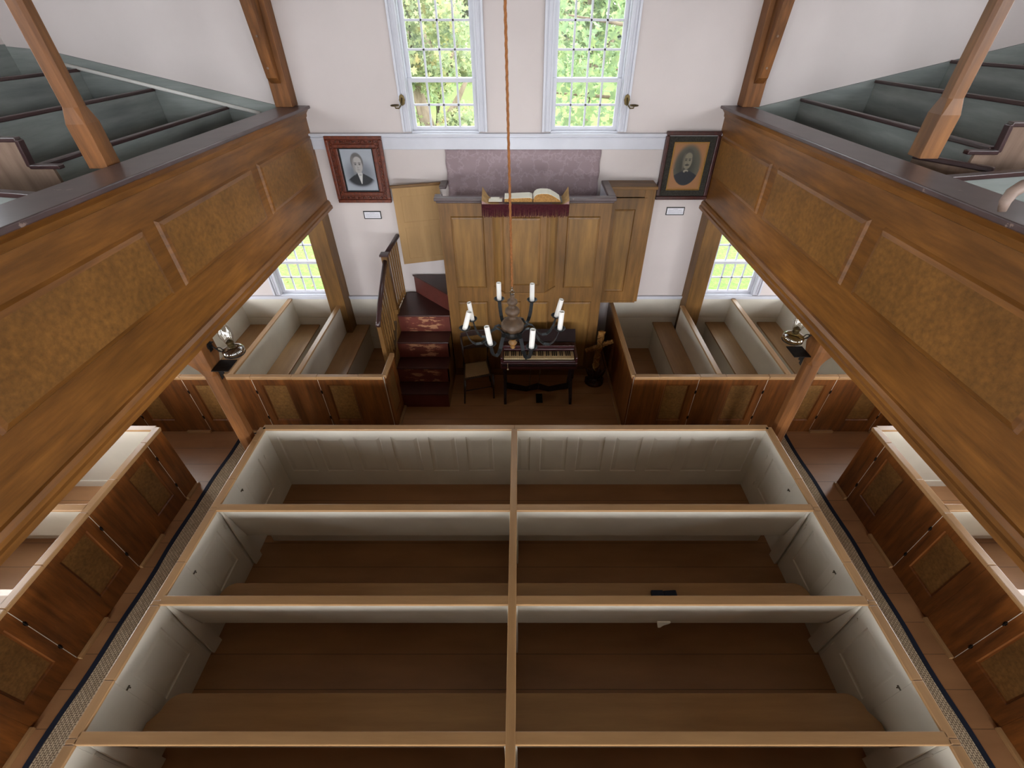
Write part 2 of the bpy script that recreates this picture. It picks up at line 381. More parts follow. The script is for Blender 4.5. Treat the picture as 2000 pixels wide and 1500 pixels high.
def window(axis, c, face, a0, a1, z0, z1, cols, rows_lo, rows_hi, meet, casing=0.11, detail=True, gain=0.0):
    # c: wall inner face coordinate, face: +1 when the outside lies toward + along the axis
    NW[0] += 1
    Pm = (lambda a, n, z: (a, c+face*n, z)) if axis == 'y' else (lambda a, n, z: (c+face*n, a, z))
    def B(m, a_0, a_1, n0, n1, z_0, z_1):
        p, q = Pm(a_0, n0, z_0), Pm(a_1, n1, z_1); m.box(p[0], q[0], p[1], q[1], p[2], q[2])
    root = bpy.data.objects.new('window_%d' % NW[0], None); C.objects.link(root); root['kind'] = 'structure'
    m = MB()
    for (p, q) in ((a0-casing, a0), (a1, a1+casing)):
        B(m, p, q, -.022, 0, z0, z1+casing)
        o_ = p if p < a0-.01 else q-.03
        B(m, o_, o_+.03, -.045, -.022, z0, z1+casing)
        i_ = q-.02 if p < a0-.01 else p
        B(m, i_, i_+.02, -.034, -.022, z0, z1)
        B(m, (p+q)/2-.008, (p+q)/2+.008, -.032, -.022, z0, z1+.02)
    B(m, a0-casing, a1+casing, -.022, 0, z1, z1+casing); B(m, a0-casing, a1+casing, -.045, -.022, z1+casing-.03, z1+casing)
    B(m, a0, a0+.012, 0, .15, z0, z1); B(m, a1-.012, a1, 0, .15, z0, z1); B(m, a0, a1, 0, .15, z1-.012, z1); 
    B(m, a0, a1, -.02, .15, z0-.025, z0+.004)
    m.build('window_frame', 'trim', root, 0.003)
    for (zz0, zz1, rows, n0, nm) in ((z0+.004, meet+.02, rows_lo, .045, 'lower_sash'), (meet-.02, z1-.012, rows_hi, .08, 'upper_sash')):
        s_ = MB(); b0, b1 = a0+.012, a1-.012; st = .05
        B(s_, b0, b0+st, n0, n0+.035, zz0, zz1); B(s_, b1-st, b1, n0, n0+.035, zz0, zz1)
        rb = .045
        B(s_, b0+st, b1-st, n0, n0+.035, zz0, zz0+rb); B(s_, b0+st, b1-st, n0, n0+.035, zz1-rb, zz1)
        for k in range(1, cols):
            x = b0+st+(b1-b0-2*st)*k/cols; B(s_, x-.0115, x+.0115, n0+.004, n0+.031, zz0+rb, zz1-rb)
        for k in range(1, rows):
            z = zz0+rb+(zz1-zz0-2*rb)*k/rows; B(s_, b0+st, b1-st, n0+.004, n0+.031, z-.0115, z+.0115)
        so = s_.build(nm, 'trim', root, 0.002 if detail else 0)
        g = MB(); B(g, b0+st*.6, b1-st*.6, n0+.016, n0+.019, zz0+rb*.6, zz1-rb*.6); g.build('pane', 'glass', so)
    cx, cz = (a0+a1)/2, (z0+z1)/2; n = .155
    p = Pm(cx, n, cz)
    rot = {('y', 1): (-math.pi/2, 0, 0), ('y', -1): (math.pi/2, 0, 0), ('x', 1): (0, math.pi/2, 0), ('x', -1): (0, -math.pi/2, 0)}[(axis, face)]
    if gain: p = Pm(cx, -.01, cz)
    if axis == 'y': portal(p[0], p[1], p[2], a1-a0, z1-z0, rot, gain)
    else: portal(p[0], p[1], p[2], z1-z0, a1-a0, rot, gain)
window('y', YW, 1, *WU1, 4, 2, 4, 4.0); window('y', YW, 1, *WU2, 4, 2, 4, 4.0)
window('y', YW, 1, *WL1, 4, 2, 3, 1.59); window('y', YW, 1, *WL2, 4, 2, 3, 1.59)
UG = {4.2: .18, 1.6: .6, -1.0: 2.2, -3.4: 1.4}
for q in side_w:
    up = q[2] > 3
    window('x', XL, -1, *q, 4, 2 if not up else 3, 3, (q[2]+q[3])/2-.1, detail=False, gain=((UG[q[0]]*.7) if up else 1.7))
    window('x', XR, 1, *q, 4, 2 if not up else 3, 3, (q[2]+q[3])/2-.1, detail=False, gain=((UG[q[0]]*1.2) if up else 1.7))
for q in back_w: window('y', YB, -1, *q, 4, 3, 3, (q[2]+q[3])/2, detail=False, gain=(1.7 if q[2] > 3 else 3.8))
# sill board across the front wall + chair rail + wainscot boards below
m = MB().box(-2.80, 2.66, YW-.035, YW, 3.23, 3.40).box(-2.80, 2.66, YW-.05, YW, 3.355, 3.375).box(-2.80, 2.66, YW-.075, YW, 3.40, 3.425)
struct(m.build('trim_1', 'trim', None, 0.004), 'grey white sill board under the two tall windows')
for k, (a, b) in enumerate(((XL, -1.86), (1.50, XR))):
    m = MB().box(a, b, YW-.045, YW, 1.015, 1.045).box(a, b, YW-.03, YW, .985, 1.015)
    struct(m.build('trim_%d' % (k+2), 'trim', None, 0.004), 'grey chair rail on the front wall')
    m = MB().box(a, b, YW-.02, YW, .64, .985).box(a, b, YW-.018, YW, .24, .635).box(a, b, YW-.02, YW, 0, .235)
    struct(m.build('trim_%d' % (k+4), 'white', None, 0.003), 'white wainscot boards on the front wall')

# ------------------------------------------------------------------ galleries
def gallery(side):
    L = side < 0
    xf = -2.75 if L else 2.64                     # parapet face
    sx = lambda d: xf+side*d                      # d metres outward from the face
    nm = 'left' if L else 'right'
    k1 = 0.020 if L else 0.024
    y0, y1 = -0.2, YW
    zt = 3.73
    def tr(x, y, z):
        if z <= 2.45: return (x, y, z)
        return (x, y, z+k1*(YW-y)*(z-2.45)/1.3)
    t = thing('gallery_parapet', 'long brown panelled gallery front along the %s side of the church' % nm, 'gallery front', (xf, 3.2, 2.45))
    stiles = [6.70, 5.16, 5.02] if L else [6.70, 5.14, 5.0]
    # panels between stiles, pitch ~1.7
    holes = []
    edges = [(5.17, 6.66), (3.45, 5.01), (1.72, 3.29), (0.0, 1.56)]
    for a, b in edges: holes.append((a, b, 2.90, 3.41))
    fr, pn = pface((xf, 0, 0), (0, 1, 0), (0, 0, 1), (-side, 0, 0), y0, y1, 2.50, 3.64, holes, 0.05, -0.028, 0.045)
    fr.build('rail_frame', 'gal_y', t, 0, tr=tr)
    for m in pn: m.build('panel', 'panel', t, tr=tr)
    # lower moulding
    m = MB()
    prof = [(-.05, 2.45), (-.05, 2.49), (-.035, 2.50), (-.035, 2.53), (-.018, 2.56), (0.02, 2.575), (0.02, 2.45)]
    m.prism(prof, lambda d, z: (sx(d), y0, z), lambda d, z: (sx(d), y1-.001, z)); m.build('lower_moulding', 'gal_y', t, 0)
    prof = [(0.01, 3.60), (-.012, 3.61), (-.018, 3.65), (-.045, 3.685), (-.06, 3.70), (0.01, 3.70)]
    m = MB(); m.prism(prof, lambda d, z: (sx(d), y0, z), lambda d, z: (sx(d), y1-.001, z)); m.build('crown_moulding', 'gal_y', t, tr=tr)
    m = MB(); m.box(sx(-.085), sx(.27), y0, y1-.001, 3.70, 3.735); m.build('cap', 'cap', t, 0.008, tr=tr)
    m = MB(); m.box(sx(.20), sx(.225), y0, y1-.001, 2.74, 3.70); m.build('inner_board', 'teal_y', t, tr=tr)
    # gallery deck, stepped
    lv = [(.05, 0.96), (0.96, 1.80), (1.80, 2.61), (2.61, 3.35 if L else 3.46)]
    m = MB(); m.box(sx(.04), XL if L else XR, YB, YW, 2.47, 2.70)
    for k, (a, b) in enumerate(lv):
        m.box(sx(a), sx(b), y0-.0, YW, 2.70, 2.74+.2*k)
    struct(m.build('floor_gallery_'+nm, 'grey_y'), 'weathered gallery floor')
    # pews
    names = ['nearest the gallery front', 'in the middle', 'highest up against the wall']
    dz = 0.0 if L else 0.085
    for k, d in enumerate((0.96, 1.80, 2.61)):
        x = sx(d)-(0 if L else .05); zt_ = (3.72, 3.915, 4.115)[k]+dz
        zb = 2.74+.2*k
        p = thing('gallery_pew', 'weathered teal gallery pew back with dark rail, %s gallery, row %s' % (nm, names[k]), 'gallery pew', (x, 5.2, zb+.001), 'raked teal pews in the galleries')
        trz = lambda x_, y_, z_: (x_, y_, z_+(0.012 if L else 0.026)*(6.7-y_)*(1 if z_ > 3.3 else 0))
        ya = 3.80 if k < 1 else (3.84 if k == 1 else 3.88)
        m = MB().box(x-.012, x+.012, ya, YW-.03, zb+.002+(0.0), (zb+zt_)/2+.05).box(x-.011, x+.011, ya, YW-.03, (zb+zt_)/2+.054, zt_-.02); m.build('backrest', 'teal_y', p, tr=trz)
        m = MB().box(x-.030, x+.030, ya-.01, YW-.03, zt_-.022, zt_+.012); m.build('top_rail', 'darkrail', p, 0.008, tr=trz)
        m = MB().box(x-side*.02, x-side*.32, ya if (k or L) else 4.12, YW-.03, zb+.40, zb+.425); m.build('seat', 'teal_y', p, 0.005)
    # end panel with stepped profile, across the aisle end
    ye = 3.76
    p0 = 0.77 if L else 0.73
    zA = 3.775 if L else 3.875; zB = zA+.185
    prof = [(p0, 2.745), (p0+.03, zA-.03), (p0+.19, zA-.03), (p0+.165, zB-.03), (1.78, zB-.03), (1.78, zB+.15), (2.60, zB+.15), (2.60, 2.745)]
    e = thing('gallery_pew_partition', 'bare board pew end with dark stepped rail in the %s gallery' % nm, 'pew end', (sx(1.5), ye, 2.745), 'stepped pew ends in the galleries')
    m = MB(); m.prism(prof, lambda d, z: (sx(d), ye-.012, z), lambda d, z: (sx(d), ye+.012, z)); m.build('board', 'grey_z', e)
    m = MB()
    pts = [(p0-.04, zA), (p0+.19, zA), (p0+.165, zB), (1.80, zB)]
    for a, b in zip(pts[:-1], pts[1:]): m.bar((sx(a[0]), ye, a[1]-.012), (sx(b[0]), ye, b[1]-.012), .055, .03)
    m.build('armrest_rail', 'darkrail', e, 0.006)
    # raked wainscot on the front wall beyond the gallery
    zz = [(-3.0, 3.72), (-5.62, 4.30), (-6.09, 4.34)] if L else [(2.95, 3.70), (6.09, 4.40)]
    poly = [(zz[0][0], 2.75), (zz[-1][0], 2.75)]+[q for q in reversed(zz)]
    m = MB(); m.prism(poly, lambda x, z: (x, YW-.022, z), lambda x, z: (x, YW-.001, z))
    struct(m.build('trim_%d' % (6 if L else 7), 'teal_x'), 'teal raked wainscot behind the %s gallery pews' % nm)
    m = MB().box(XL if L else XR-.022, XL+.022 if L else XR, y0, YW-.02, 2.75, 4.36)
    struct(m.build('trim_%d' % (8 if L else 9), 'teal_y'), 'teal wainscot along the %s gallery wall' % nm)
gallery(-1); gallery(1)
m = MB(); m.tube([(-3.30, YW-.055, 3.655), (-5.60, YW-.055, 4.195)], .022, 10)
for x, z in ((-3.6, 3.72), (-5.2, 4.10)): m.box(x-.012, x+.012, YW-.05, YW-.02, z-.012, z+.012)
tag(m.build('wall_handrail', 'siding', None, 0, True), 'pale handrail sloping along the teal wall behind the left gallery pews', 'handrail')
# rear gallery (carries the viewpoint)
m = MB().box(XL, XR, YB, -0.22, 2.47, 2.70).box(XL, XR, YB, -1.0, 2.70, 2.95)
struct(m.build('floor_gallery_rear', 'grey_x'))
m = MB().box(-2.7, 2.6, -.22, -.17, 2.47, 3.6); struct(m.build('wall_gallery_rear_front', 'gal_x'))
# cross boards at the aisle side of the near gallery blocks
for L in (True, False):
    s_ = -1 if L else 1; y = 3.10 if L else 3.40; xa = s_*(3.03 if L else 2.93); zb = 3.77 if L else 3.80
    p = thing('gallery_pew_partition', 'dark railed teal board at the aisle in the %s gallery, right behind the gallery front' % ('left' if L else 'right'), 'pew front', (xa, y, 2.745))
    m = MB(); m.prism([(0, 2.75), (1.6, 2.75), (1.6, zb+.09), (0, zb-.03)], lambda d, z: (xa+s_*d, y-.01, z), lambda d, z: (xa+s_*d, y+.01, z)); m.build('board', 'teal_x', p)
    m = MB(); m.bar((xa, y, zb-.03), (xa+s_*1.6, y, zb+.09), .06, .035); m.build('top_rail', 'darkrail', p, .006)
p = thing('gallery_gate', 'brown gate leaf with dark top rail standing open in the right gallery', 'gate', (3.25, 4.2, 2.745))
a, b = Vector((3.12, 3.97, 0)), Vector((3.40, 3.58, 0))
m = MB(); m.bar(a+Vector((0, 0, 3.28)), b+Vector((0, 0, 3.28)), .022, .98); m.build('leaf', 'grey_z', p)
m = MB(); m.bar(a+Vector((0, 0, 3.79)), b+Vector((.02, -.03, 3.79)), .045, .035); m.build('top_rail', 'darkrail', p, .008)
# bent arm resting on the right gallery cap
m = MB(); m.tube([(2.535, 2.45, 3.868), (2.530, 2.46, 3.915), (2.55, 2.475, 3.955), (2.60, 2.49, 3.985), (2.68, 2.5, 4.0), (2.9, 2.5, 4.005), (3.15, 2.49, 4.0), (3.27, 2.49, 3.97), (3.30, 2.49, 3.85), (3.30, 2.49, 2.745)], [.018, .026, .03, .032, .034, .034, .034, .034, .03, .03], 12)
tag(m.build('bent_armrest', 'arm', None, 0, True), 'curved grey worn wooden armrest on the right gallery cap', 'armrest')

# ------------------------------------------------------------------ posts
def post(x0, x1, y0, y1, z0, z1, ch, mat, name, label, extra=None):
    t = thing(name, label, 'post', ((x0+x1)/2, (y0+y1)/2, z0))
    c = ch
    poly = [(x0+c, y0), (x1-c, y0), (x1, y0+c), (x1, y1-c), (x1-c, y1), (x0+c, y1), (x0, y1-c), (x0, y0+c)]
    m = MB(); m.prism(poly, lambda x, y: (x, y, z0), lambda x, y: (x, y, z1)); m.build('shaft', mat, t, .003)
    return t
for L in (True, False):
    x0, x1, y0, y1 = (-3.155, -3.01, 3.58, 3.725) if L else (2.95, 3.095, 3.75, 3.895)
    nm = 'left' if L else 'right'
    t = post(x0, x1, y0, y1, 0, 1.86, .035, 'post_z', 'gallery_post', 'brown chamfered post under the %s gallery at the corner of the centre pews' % nm)
    m = MB(); e = .075
    ax, bx = (x0-e, x1) if L else (x0, x1+e)
    def oc(xa, xb, ya_, yb_, c): return [(xa+c, ya_), (xb-c, ya_), (xb, ya_+c), (xb, yb_-c), (xb-c, yb_), (xa+c, yb_), (xa, yb_-c), (xa, ya_+c)]
    q = oc(x0, x1, y0, y1, .035); q1 = oc(x0, x1, y0, y1, .004); q2 = oc(ax, bx, y0-.01, y1+.06, .004)
    lev = [(q, 1.86), (q1, 1.93), (q2, 2.04), (q2, 2.45)]
    vs = []; fs = []
    for i, (pp, z) in enumerate(lev): vs += [(a_[0], a_[1], z) for a_ in pp]
    for i in range(3): fs += [(i*8+k, i*8+(k+1) % 8, i*8+8+(k+1) % 8, i*8+8+k) for k in range(8)]
    m.add(vs, fs+[tuple(range(8)), tuple(range(24, 32))]); m.box(ax-.015, bx+.015, y0-.025, y1+.075, 2.36, 2.455)
    m.build('capital', 'post_z', t, .004)
    # upper post
    cx, cy = (-3.13, 3.74) if L else (3.12, 3.88)
    zc = 3.80 if L else 3.835
    u = thing('upper_post', 'slender %s post standing on the %s gallery cap' % ('reddish brown' if L else 'scarred raw brown', nm), 'post', (cx, cy, zc))
    m = MB()
    def oct_(r, c): return [(-r+c, -r), (r-c, -r), (r, -r+c), (r, r-c), (r-c, r), (-r+c, r), (-r, r-c), (-r, -r+c)]
    lv = [(.072, .004, zc-.03), (.072, .004, zc+.26), (.058, .022, zc+.36), (.055, .022, ZC)]
    vs = []; fs = []
    for r, c, z in lv: vs += [(cx+a_, cy+b_, z) for a_, b_ in oct_(r, c)]
    for i in range(3): fs += [(i*8+k, i*8+(k+1) % 8, i*8+8+(k+1) % 8, i*8+8+k) for k in range(8)]
    m.add(vs, fs+[tuple(range(8)), tuple(range(24, 32))]); m.build('shaft', 'post_z' if L else 'post_raw', u, .002)
    # wall posts, lower and upper, with knee brace
    wx0, wx1 = (-3.05, -2.79) if L else (2.655, 2.915)
    post(wx0, wx1, 6.50, YW-.001, 0, 2.45, .004, 'pulpit_z', 'wall_post', 'broad brown corner post under the %s gallery against the front wall' % nm)
    ux0, ux1 = (-3.02, -2.81) if L else (2.755, 2.965)
    u = post(ux0, ux1, 6.58, YW-.001, 3.742, ZC, .004, 'post_z', 'timber_post', 'dark brown timber post with knee brace above the %s gallery at the front wall' % nm)
    m = MB(); a_ = ux0+.03; b_ = ux1-.06
    if not L: a_, b_ = ux0+.06, ux1-.03
    m.add([(a_, 6.59, 3.98), (b_, 6.59, 3.98), (a_, 6.50, 4.05), (b_, 6.50, 4.05), (a_, 6.35, 5.0), (b_, 6.35, 5.0), (a_, 6.15, 6.4), (b_, 6.15, 6.4), (a_, 6.59, 6.6), (b_, 6.59, 6.6)],
          [(0, 1, 3, 2), (2, 3, 5, 4), (4, 5, 7, 6), (6, 7, 9, 8), (0, 8, 9, 1), (0, 2, 4, 6, 8), (1, 9, 7, 5, 3)])
    br = m.build('knee_brace', 'post_z', u, .004)
    for z in (4.15, 4.45):
        pm = MB().lathe([(.012, 0), (.012, .01)], (0, 0, 0), 10)
        yb = 6.50-(z-4.05)*.158-.008
        pm.v = [((a_+b_)/2+p[0], yb-p[2]+.004, z+p[1]) for p in pm.v]
        pm.build('peg', 'grey_z', br)

# ------------------------------------------------------------------ pews
TOP = 1.0
def hinge(parent, P, z0, z1, n):
    for z in (z0, z1):
        m = MB(); p = P(z); m.box(p[0]-.012, p[0]+.012, p[1]-.012, p[1]+.012, z-.03, z+.03); m.build('hinge', 'blackiron', parent)
# a run of pew wall; axis 'y' = plane normal to y (runs along x), 'x' = plane normal to x
x0c_ = lambda a, b, c: 0
def board(axis, c, a0, a1, label, lab2='', outer=None, inner='white', cap='tan', holes_o=(), holes_i=(), name='pew_partition', cat='pew partition', group=None,
          z0=0.0, door=None, hinge_at=None, parent=None, part=None, base=True, capw=.075, ob='pew_z', og=0, th=.016, capt=TOP, latch_at=None):
    # outer: sign of the stained side along the axis, None for painted both sides
    P = (lambda a, n, z: (a, c+n, z)) if axis == 'y' else (lambda a, n, z: (c+n, a, z))
    U = (1, 0, 0) if axis == 'y' else (0, 1, 0)
    Nv = lambda s: (0, s, 0) if axis == 'y' else (s, 0, 0)
    t = thing(name, label, cat, P((a0+a1)/2, 0, z0), group) if parent is None else parent
    ca = axis if axis == 'x' else 'y'
    along = 'x' if axis == 'y' else 'y'
    O = P(0, 0, 0)
    for s in ((-1, 1) if outer is None else (outer, -outer)):
        st = outer is not None and s == outer
        mat = ob if st else inner
        hs = list(holes_o) if st else list(holes_i)
        fr, pn = pface(Vector(P(0, s*th, 0)), U, (0, 0, 1), Nv(s), a0+.0006, a1-.0006, z0+.001, capt-.02, hs, th, .013 if st else .011, .022 if st else .016, .007 if not st else .003)
        f_o = fr.build((part if part and st else 'face_board') if st else 'painted_board', mat, t)
        if part and t is parent: t = f_o
        for m in pn: m.build('panel', 'pew_panel' if st else mat, t)
    m = MB(); p, q = P(a0+(.001 if door else 0), -capw/2, capt-.022), P(a1-(.001 if door else 0), capw/2, capt+.006); m.box(p[0], q[0], p[1], q[1], p[2], q[2]); m.build('cap_rail', cap+'_'+along, t, .006)
    if outer is not None:
        m = MB(); p, q = P(a0, outer*th, capt-.045), P(a1, outer*(th+.012), capt-.022); m.box(p[0], q[0], p[1], q[1], p[2], q[2]); m.build('cap_moulding', cap+'_'+along, t, .004)
        if base and not door:
            m = MB(); p, q = P(a0, outer*th, 0), P(a1, outer*(th+.035), .035); m.box(p[0], q[0], p[1], q[1], p[2], q[2]); m.build('base_strip', 'tan_'+along, t, .004)
    if hinge_at is not None and not (inner != 'white'):
        if abs(x0c_(a0, a1, hinge_at)) > -1:
            m = MB(); q0, q1 = P(hinge_at-.0022, outer*(th-.002), .04), P(hinge_at+.0022, outer*(th+.0010), capt-.05); m.box(q0[0], q1[0], q0[1], q1[1], q0[2], q1[2]); m.build('painted_edge', 'white', t)
        for z in (.28, .74):
            for s in (-1, 1):
                m = MB(); pp = P(hinge_at, s*(th+.002), z)
                m.lathe([(.006, -.03), (.006, .03)], pp, 10)
                q0, q1 = P(hinge_at-.013, s*th, z-.016), P(hinge_at+.013, s*(th+.002), z+.016); m.box(q0[0], q1[0], q0[1], q1[1], q0[2], q1[2])
                m.build('hinge', 'blackiron' if s == outer else 'white', t)
    if latch_at is not None:
        s = -outer; m = MB(); q0, q1 = P(latch_at-.022, s*th, .80), P(latch_at+.012, s*(th+.008), .809); m.box(q0[0], q1[0], q0[1], q1[1], q0[2], q1[2])
        m.lathe([(.005, 0), (.005, .022), (.003, .025)], P(latch_at, s*(th+.01), .79), 8); m.build('latch', 'silver', t)
    return t
dh = lambda a, b: [(a+.10, b-.10, .22, .86)]
# --- centre block
CX0, CX1, CXM = -2.915, 2.825, -0.06
YR = [3.745, 2.66, 1.77, 0.865, -0.04]
panx = [(-2.80+.4347*k, -2.80+.4347*k+.315) for k in range(13)]
lp = [(a, b, .26, .86) for a, b in panx if b < CXM-.05]; rp = [(max(a, CXM+.03), b, .26, .86) for a, b in panx if b > CXM+.12 and b < CX1-.03]
board('y', YR[0], CX0, CXM, 'long white panelled pew wall closing the front left centre pew, tan cap', outer=1, holes_o=lp, holes_i=lp, name='pew_partition', cat='pew wall')
board('y', YR[0], CXM, CX1, 'long white panelled pew wall closing the front right centre pew, tan cap', outer=1, holes_o=rp, holes_i=rp, name='pew_partition', cat='pew wall')
rows = ['frontmost', 'second', 'third', 'fourth']
m = thing('pew_divider', 'long tan capped white divider down the middle of the centre pews', 'pew divider', (CXM, 1.8, 0))
b = MB().box(CXM-.013, CXM+.013, -.04, YR[0]-.02, 0, TOP-.02); b.build('board', 'white', m)
b = MB().box(CXM-.033, CXM+.033, -.04, YR[0]-.03, TOP-.018, TOP+.009); b.build('cap_rail', 'tan_y', m, .006)
SB = {1: .34, 2: .44, 3: .43, 4: .40}
for r in range(4):
    yf, yn = YR[r], YR[r+1]
    for side, (a, b) in (('left', (CX0+.02, CXM-.014)), ('right', (CXM+.014, CX1-.02))):
        # back board between rows: open below
        if r < 3 or True:
            t = thing('pew_partition', 'slanted white pew back with tan cap behind the %s centre pew bench, %s half' % (rows[r], side), 'pew back', (a, yn, .64), 'slanted pew backs of the centre pews')
            mm = MB().prism([(yn-.012, TOP-.02), (yn+.012, TOP-.02), (yn+.112, .44), (yn+.100, .40), (yn+.084, .40)], lambda y, z: (a, y, z), lambda y, z: (b, y, z)); mm.build('board', 'white', t)
            mm = MB().box(a-.0, b, yn-.038, yn+.038, TOP-.02, TOP+.006); mm.build('cap_rail', 'tan_x', t, .006)
            mm = MB().box(a, b, yn-.026, yn-.012, TOP-.036, TOP-.02); mm.build('cap_moulding', 'tan_x', t, .003)
        # bench
        sb = SB[r+1]
        bt = thing('pew_bench', 'tan painted bench of the %s centre pew, %s half' % (rows[r], side), 'bench', ((a+b)/2, yn+.1, 0), 'benches of the centre pews')
        y0_, y1_ = yn+.115, yn+sb; rr = .12
        xo = a if side == 'left' else b; xi = b if side == 'left' else a; sg = 1 if side == 'left' else -1
        arc = [(xo+sg*.08+sg*rr*(1-math.cos(q)), y1_-rr+rr*math.sin(q)) for q in [math.pi/2*i/6 for i in range(7)]]
        poly = [(xi, y0_), (xo+sg*.02, y0_), (xo+sg*.02, y1_-rr-.08)]+arc+[(xi, y1_)]
        mm = MB(); mm.prism(poly, lambda x, y: (x, y, .405), lambda x, y: (x, y, .435)); mm.build('seat', 'tan_x', bt, .006)
        mm = MB().box(min(xi, xo+sg*.10), max(xi, xo+sg*.10), y1_-.07, y1_-.05, 0, .405); mm.build('riser', 'white', bt)
        for xs in (xo+sg*.03, xi-sg*.02):
            if r < 3 or True:
                mm = MB().prism([(yn-.012, TOP-.03), (yn-.022, .62), (yn-.022, .02), (yn+.10, 0), (yn+.10, .40), (yn+.075, .41), (yn-.010, TOP-.03)], lambda y, z: (xs-.01, y, z), lambda y, z: (xs+.01, y, z))
                mm.build('support', 'white', t)
for side, x, o in (('left', CX0, -1), ('right', CX1, 1)):
    s_ = side
    for r, (d0, d1, f0) in enumerate(((3.0, 3.53, 2.66), (2.10, 2.62, 1.77), (1.20, 1.73, .865), (.30, .83, -.04))):
        nm = rows[r]
        e = thing('pew_enclosure', 'white inside panelled aisle side with door, %s centre pew, %s half' % (nm, s_), 'pew side', (x, (f0+YR[r])/2, 0), 'aisle sides of the centre pews')
        board('x', x, d0, d1, '', '', outer=o, holes_o=dh(d0, d1), holes_i=[(d0+.09, d1-.09, .30, .82)], parent=e, part='door', door=True, hinge_at=d1, latch_at=d0+.02)
        board('x', x, f0, d0, '', '', outer=o, parent=e, part='side_board')
        board('x', x, d1, YR[r], '', '', outer=o, parent=e, part='stile')
# --- side blocks along the aisles
for side, x, o, ys in (('left', -4.12, 1, 0.0), ('right', 4.045, -1, 0.0)):
    for r, (d0, d1, f0, f1) in enumerate(((3.0, 3.50, 2.60, 3.745), (2.07, 2.60, 1.70, 2.60), (1.17, 1.70, .80, 1.70), (.25, .80, -.10, .80))):
        e = thing('pew_enclosure', 'stained aisle side with panelled door of the %s %s wall pew' % (rows[r], side), 'pew side', (x, (f0+f1)/2, 0), 'aisle sides of the wall pews')
        board('x', x, d0, d1, '', '', outer=o, holes_o=dh(d0, d1), parent=e, part='door', door=True, hinge_at=d1)
        board('x', x, f0, d0, '', '', outer=o, parent=e, part='side_board')
        if f1 > d1: board('x', x, d1, f1, '', '', outer=o, parent=e, part='stile')
    xw = XL+.001 if side == 'left' else XR-.001
    a_, b_ = (xw, x-.02) if side == 'left' else (x+.02, xw)
    for k, yy in enumerate((3.73, 2.66, 1.77, .865)):
        t = thing('pew_partition', 'tan capped white cross partition, %s from the front in the %s wall pews' % (rows[k], side), 'pew partition', ((a_+b_)/2, yy, 0))
        zb = 0 if k == 0 else .60
        mm = MB()
        if k == 0: mm.box(a_, b_, yy-.012, yy+.012, zb, TOP-.02).box(a_, b_, yy-.03, yy-.012, 0, .10)
        else: mm.prism([(yy-.012, TOP-.02), (yy+.012, TOP-.02), (yy+.112, .44), (yy+.100, .40), (yy+.084, .40)], lambda y, z: (a_, y, z), lambda y, z: (b_, y, z))
        mm.build('board', 'white', t)
        mm = MB().box(a_, b_, yy-.038, yy+.038, TOP-.02, TOP+.006); mm.build('cap_rail', 'tan_x', t, .006)
    for k, yy in enumerate((2.66, 1.77, .865)):
        t = thing('pew_bench', 'tan bench of the %s %s wall pew under the gallery' % (rows[k], side), 'bench', ((a_+b_)/2, yy, 0), 'benches of the wall pews')
        mm = MB().box(a_, b_-.0, yy+.115, yy+.38, .405, .435); mm.build('seat', 'tan_x', t, .006)
        mm = MB().box(a_, b_, yy+.30, yy+.32, 0, .405); mm.build('riser', 'white', t)
# --- front row pews (facing board along y=4.69)
YF = 4.69
pl = ['beside the pulpit stairs', 'next out from the stairs', 'below the left lower window', 'leftmost by the side wall']
pr = ['beside the carved cross', 'next out from the cross', 'below the right lower window', 'rightmost by the side wall']
segL = [(-2.095, -1.775, 0), (-2.63, -2.095, 1), (-2.957, -2.63, 0), (-3.49, -2.957, 1), (-3.87, -3.49, 0), (-4.40, -3.87, 1), (-4.73, -4.40, 0), (-5.25, -4.73, 1), (XL, -5.25, 0)]
segR = [(1.49, 1.81, 0), (1.81, 2.337, 1), (2.337, 2.675, 0), (2.675, 3.232, 1), (3.232, 3.60, 0), (3.60, 4.13, 1), (4.13, 4.455, 0), (4.455, 4.98, 1), (4.98, XR, 0)]
for side, segs, pn_ in (('left', segL, pl), ('right', segR, pr)):
    e = None; nd = 0
    for a, b, d in segs:
        if not d and nd < 4:
            e = thing('pew_enclosure', 'stained pew front with panelled door facing the centre pews, %s' % pn_[nd], 'pew front', ((a+b)/2, YF, 0), 'pew fronts of the front row'); nd += 1
        if d: board('y', YF, a, b, '', '', outer=-1, holes_o=dh(a, b), parent=e, part='door', door=True, hinge_at=(a if side == 'left' else b), capw=.06)
        else: board('y', YF, a, b, '', '', outer=-1, parent=e, part='side_board', capw=.07)
xp = [-2.90, -3.76, -4.62, -5.42]; xq = [2.60, 3.50, 4.38, 5.25]
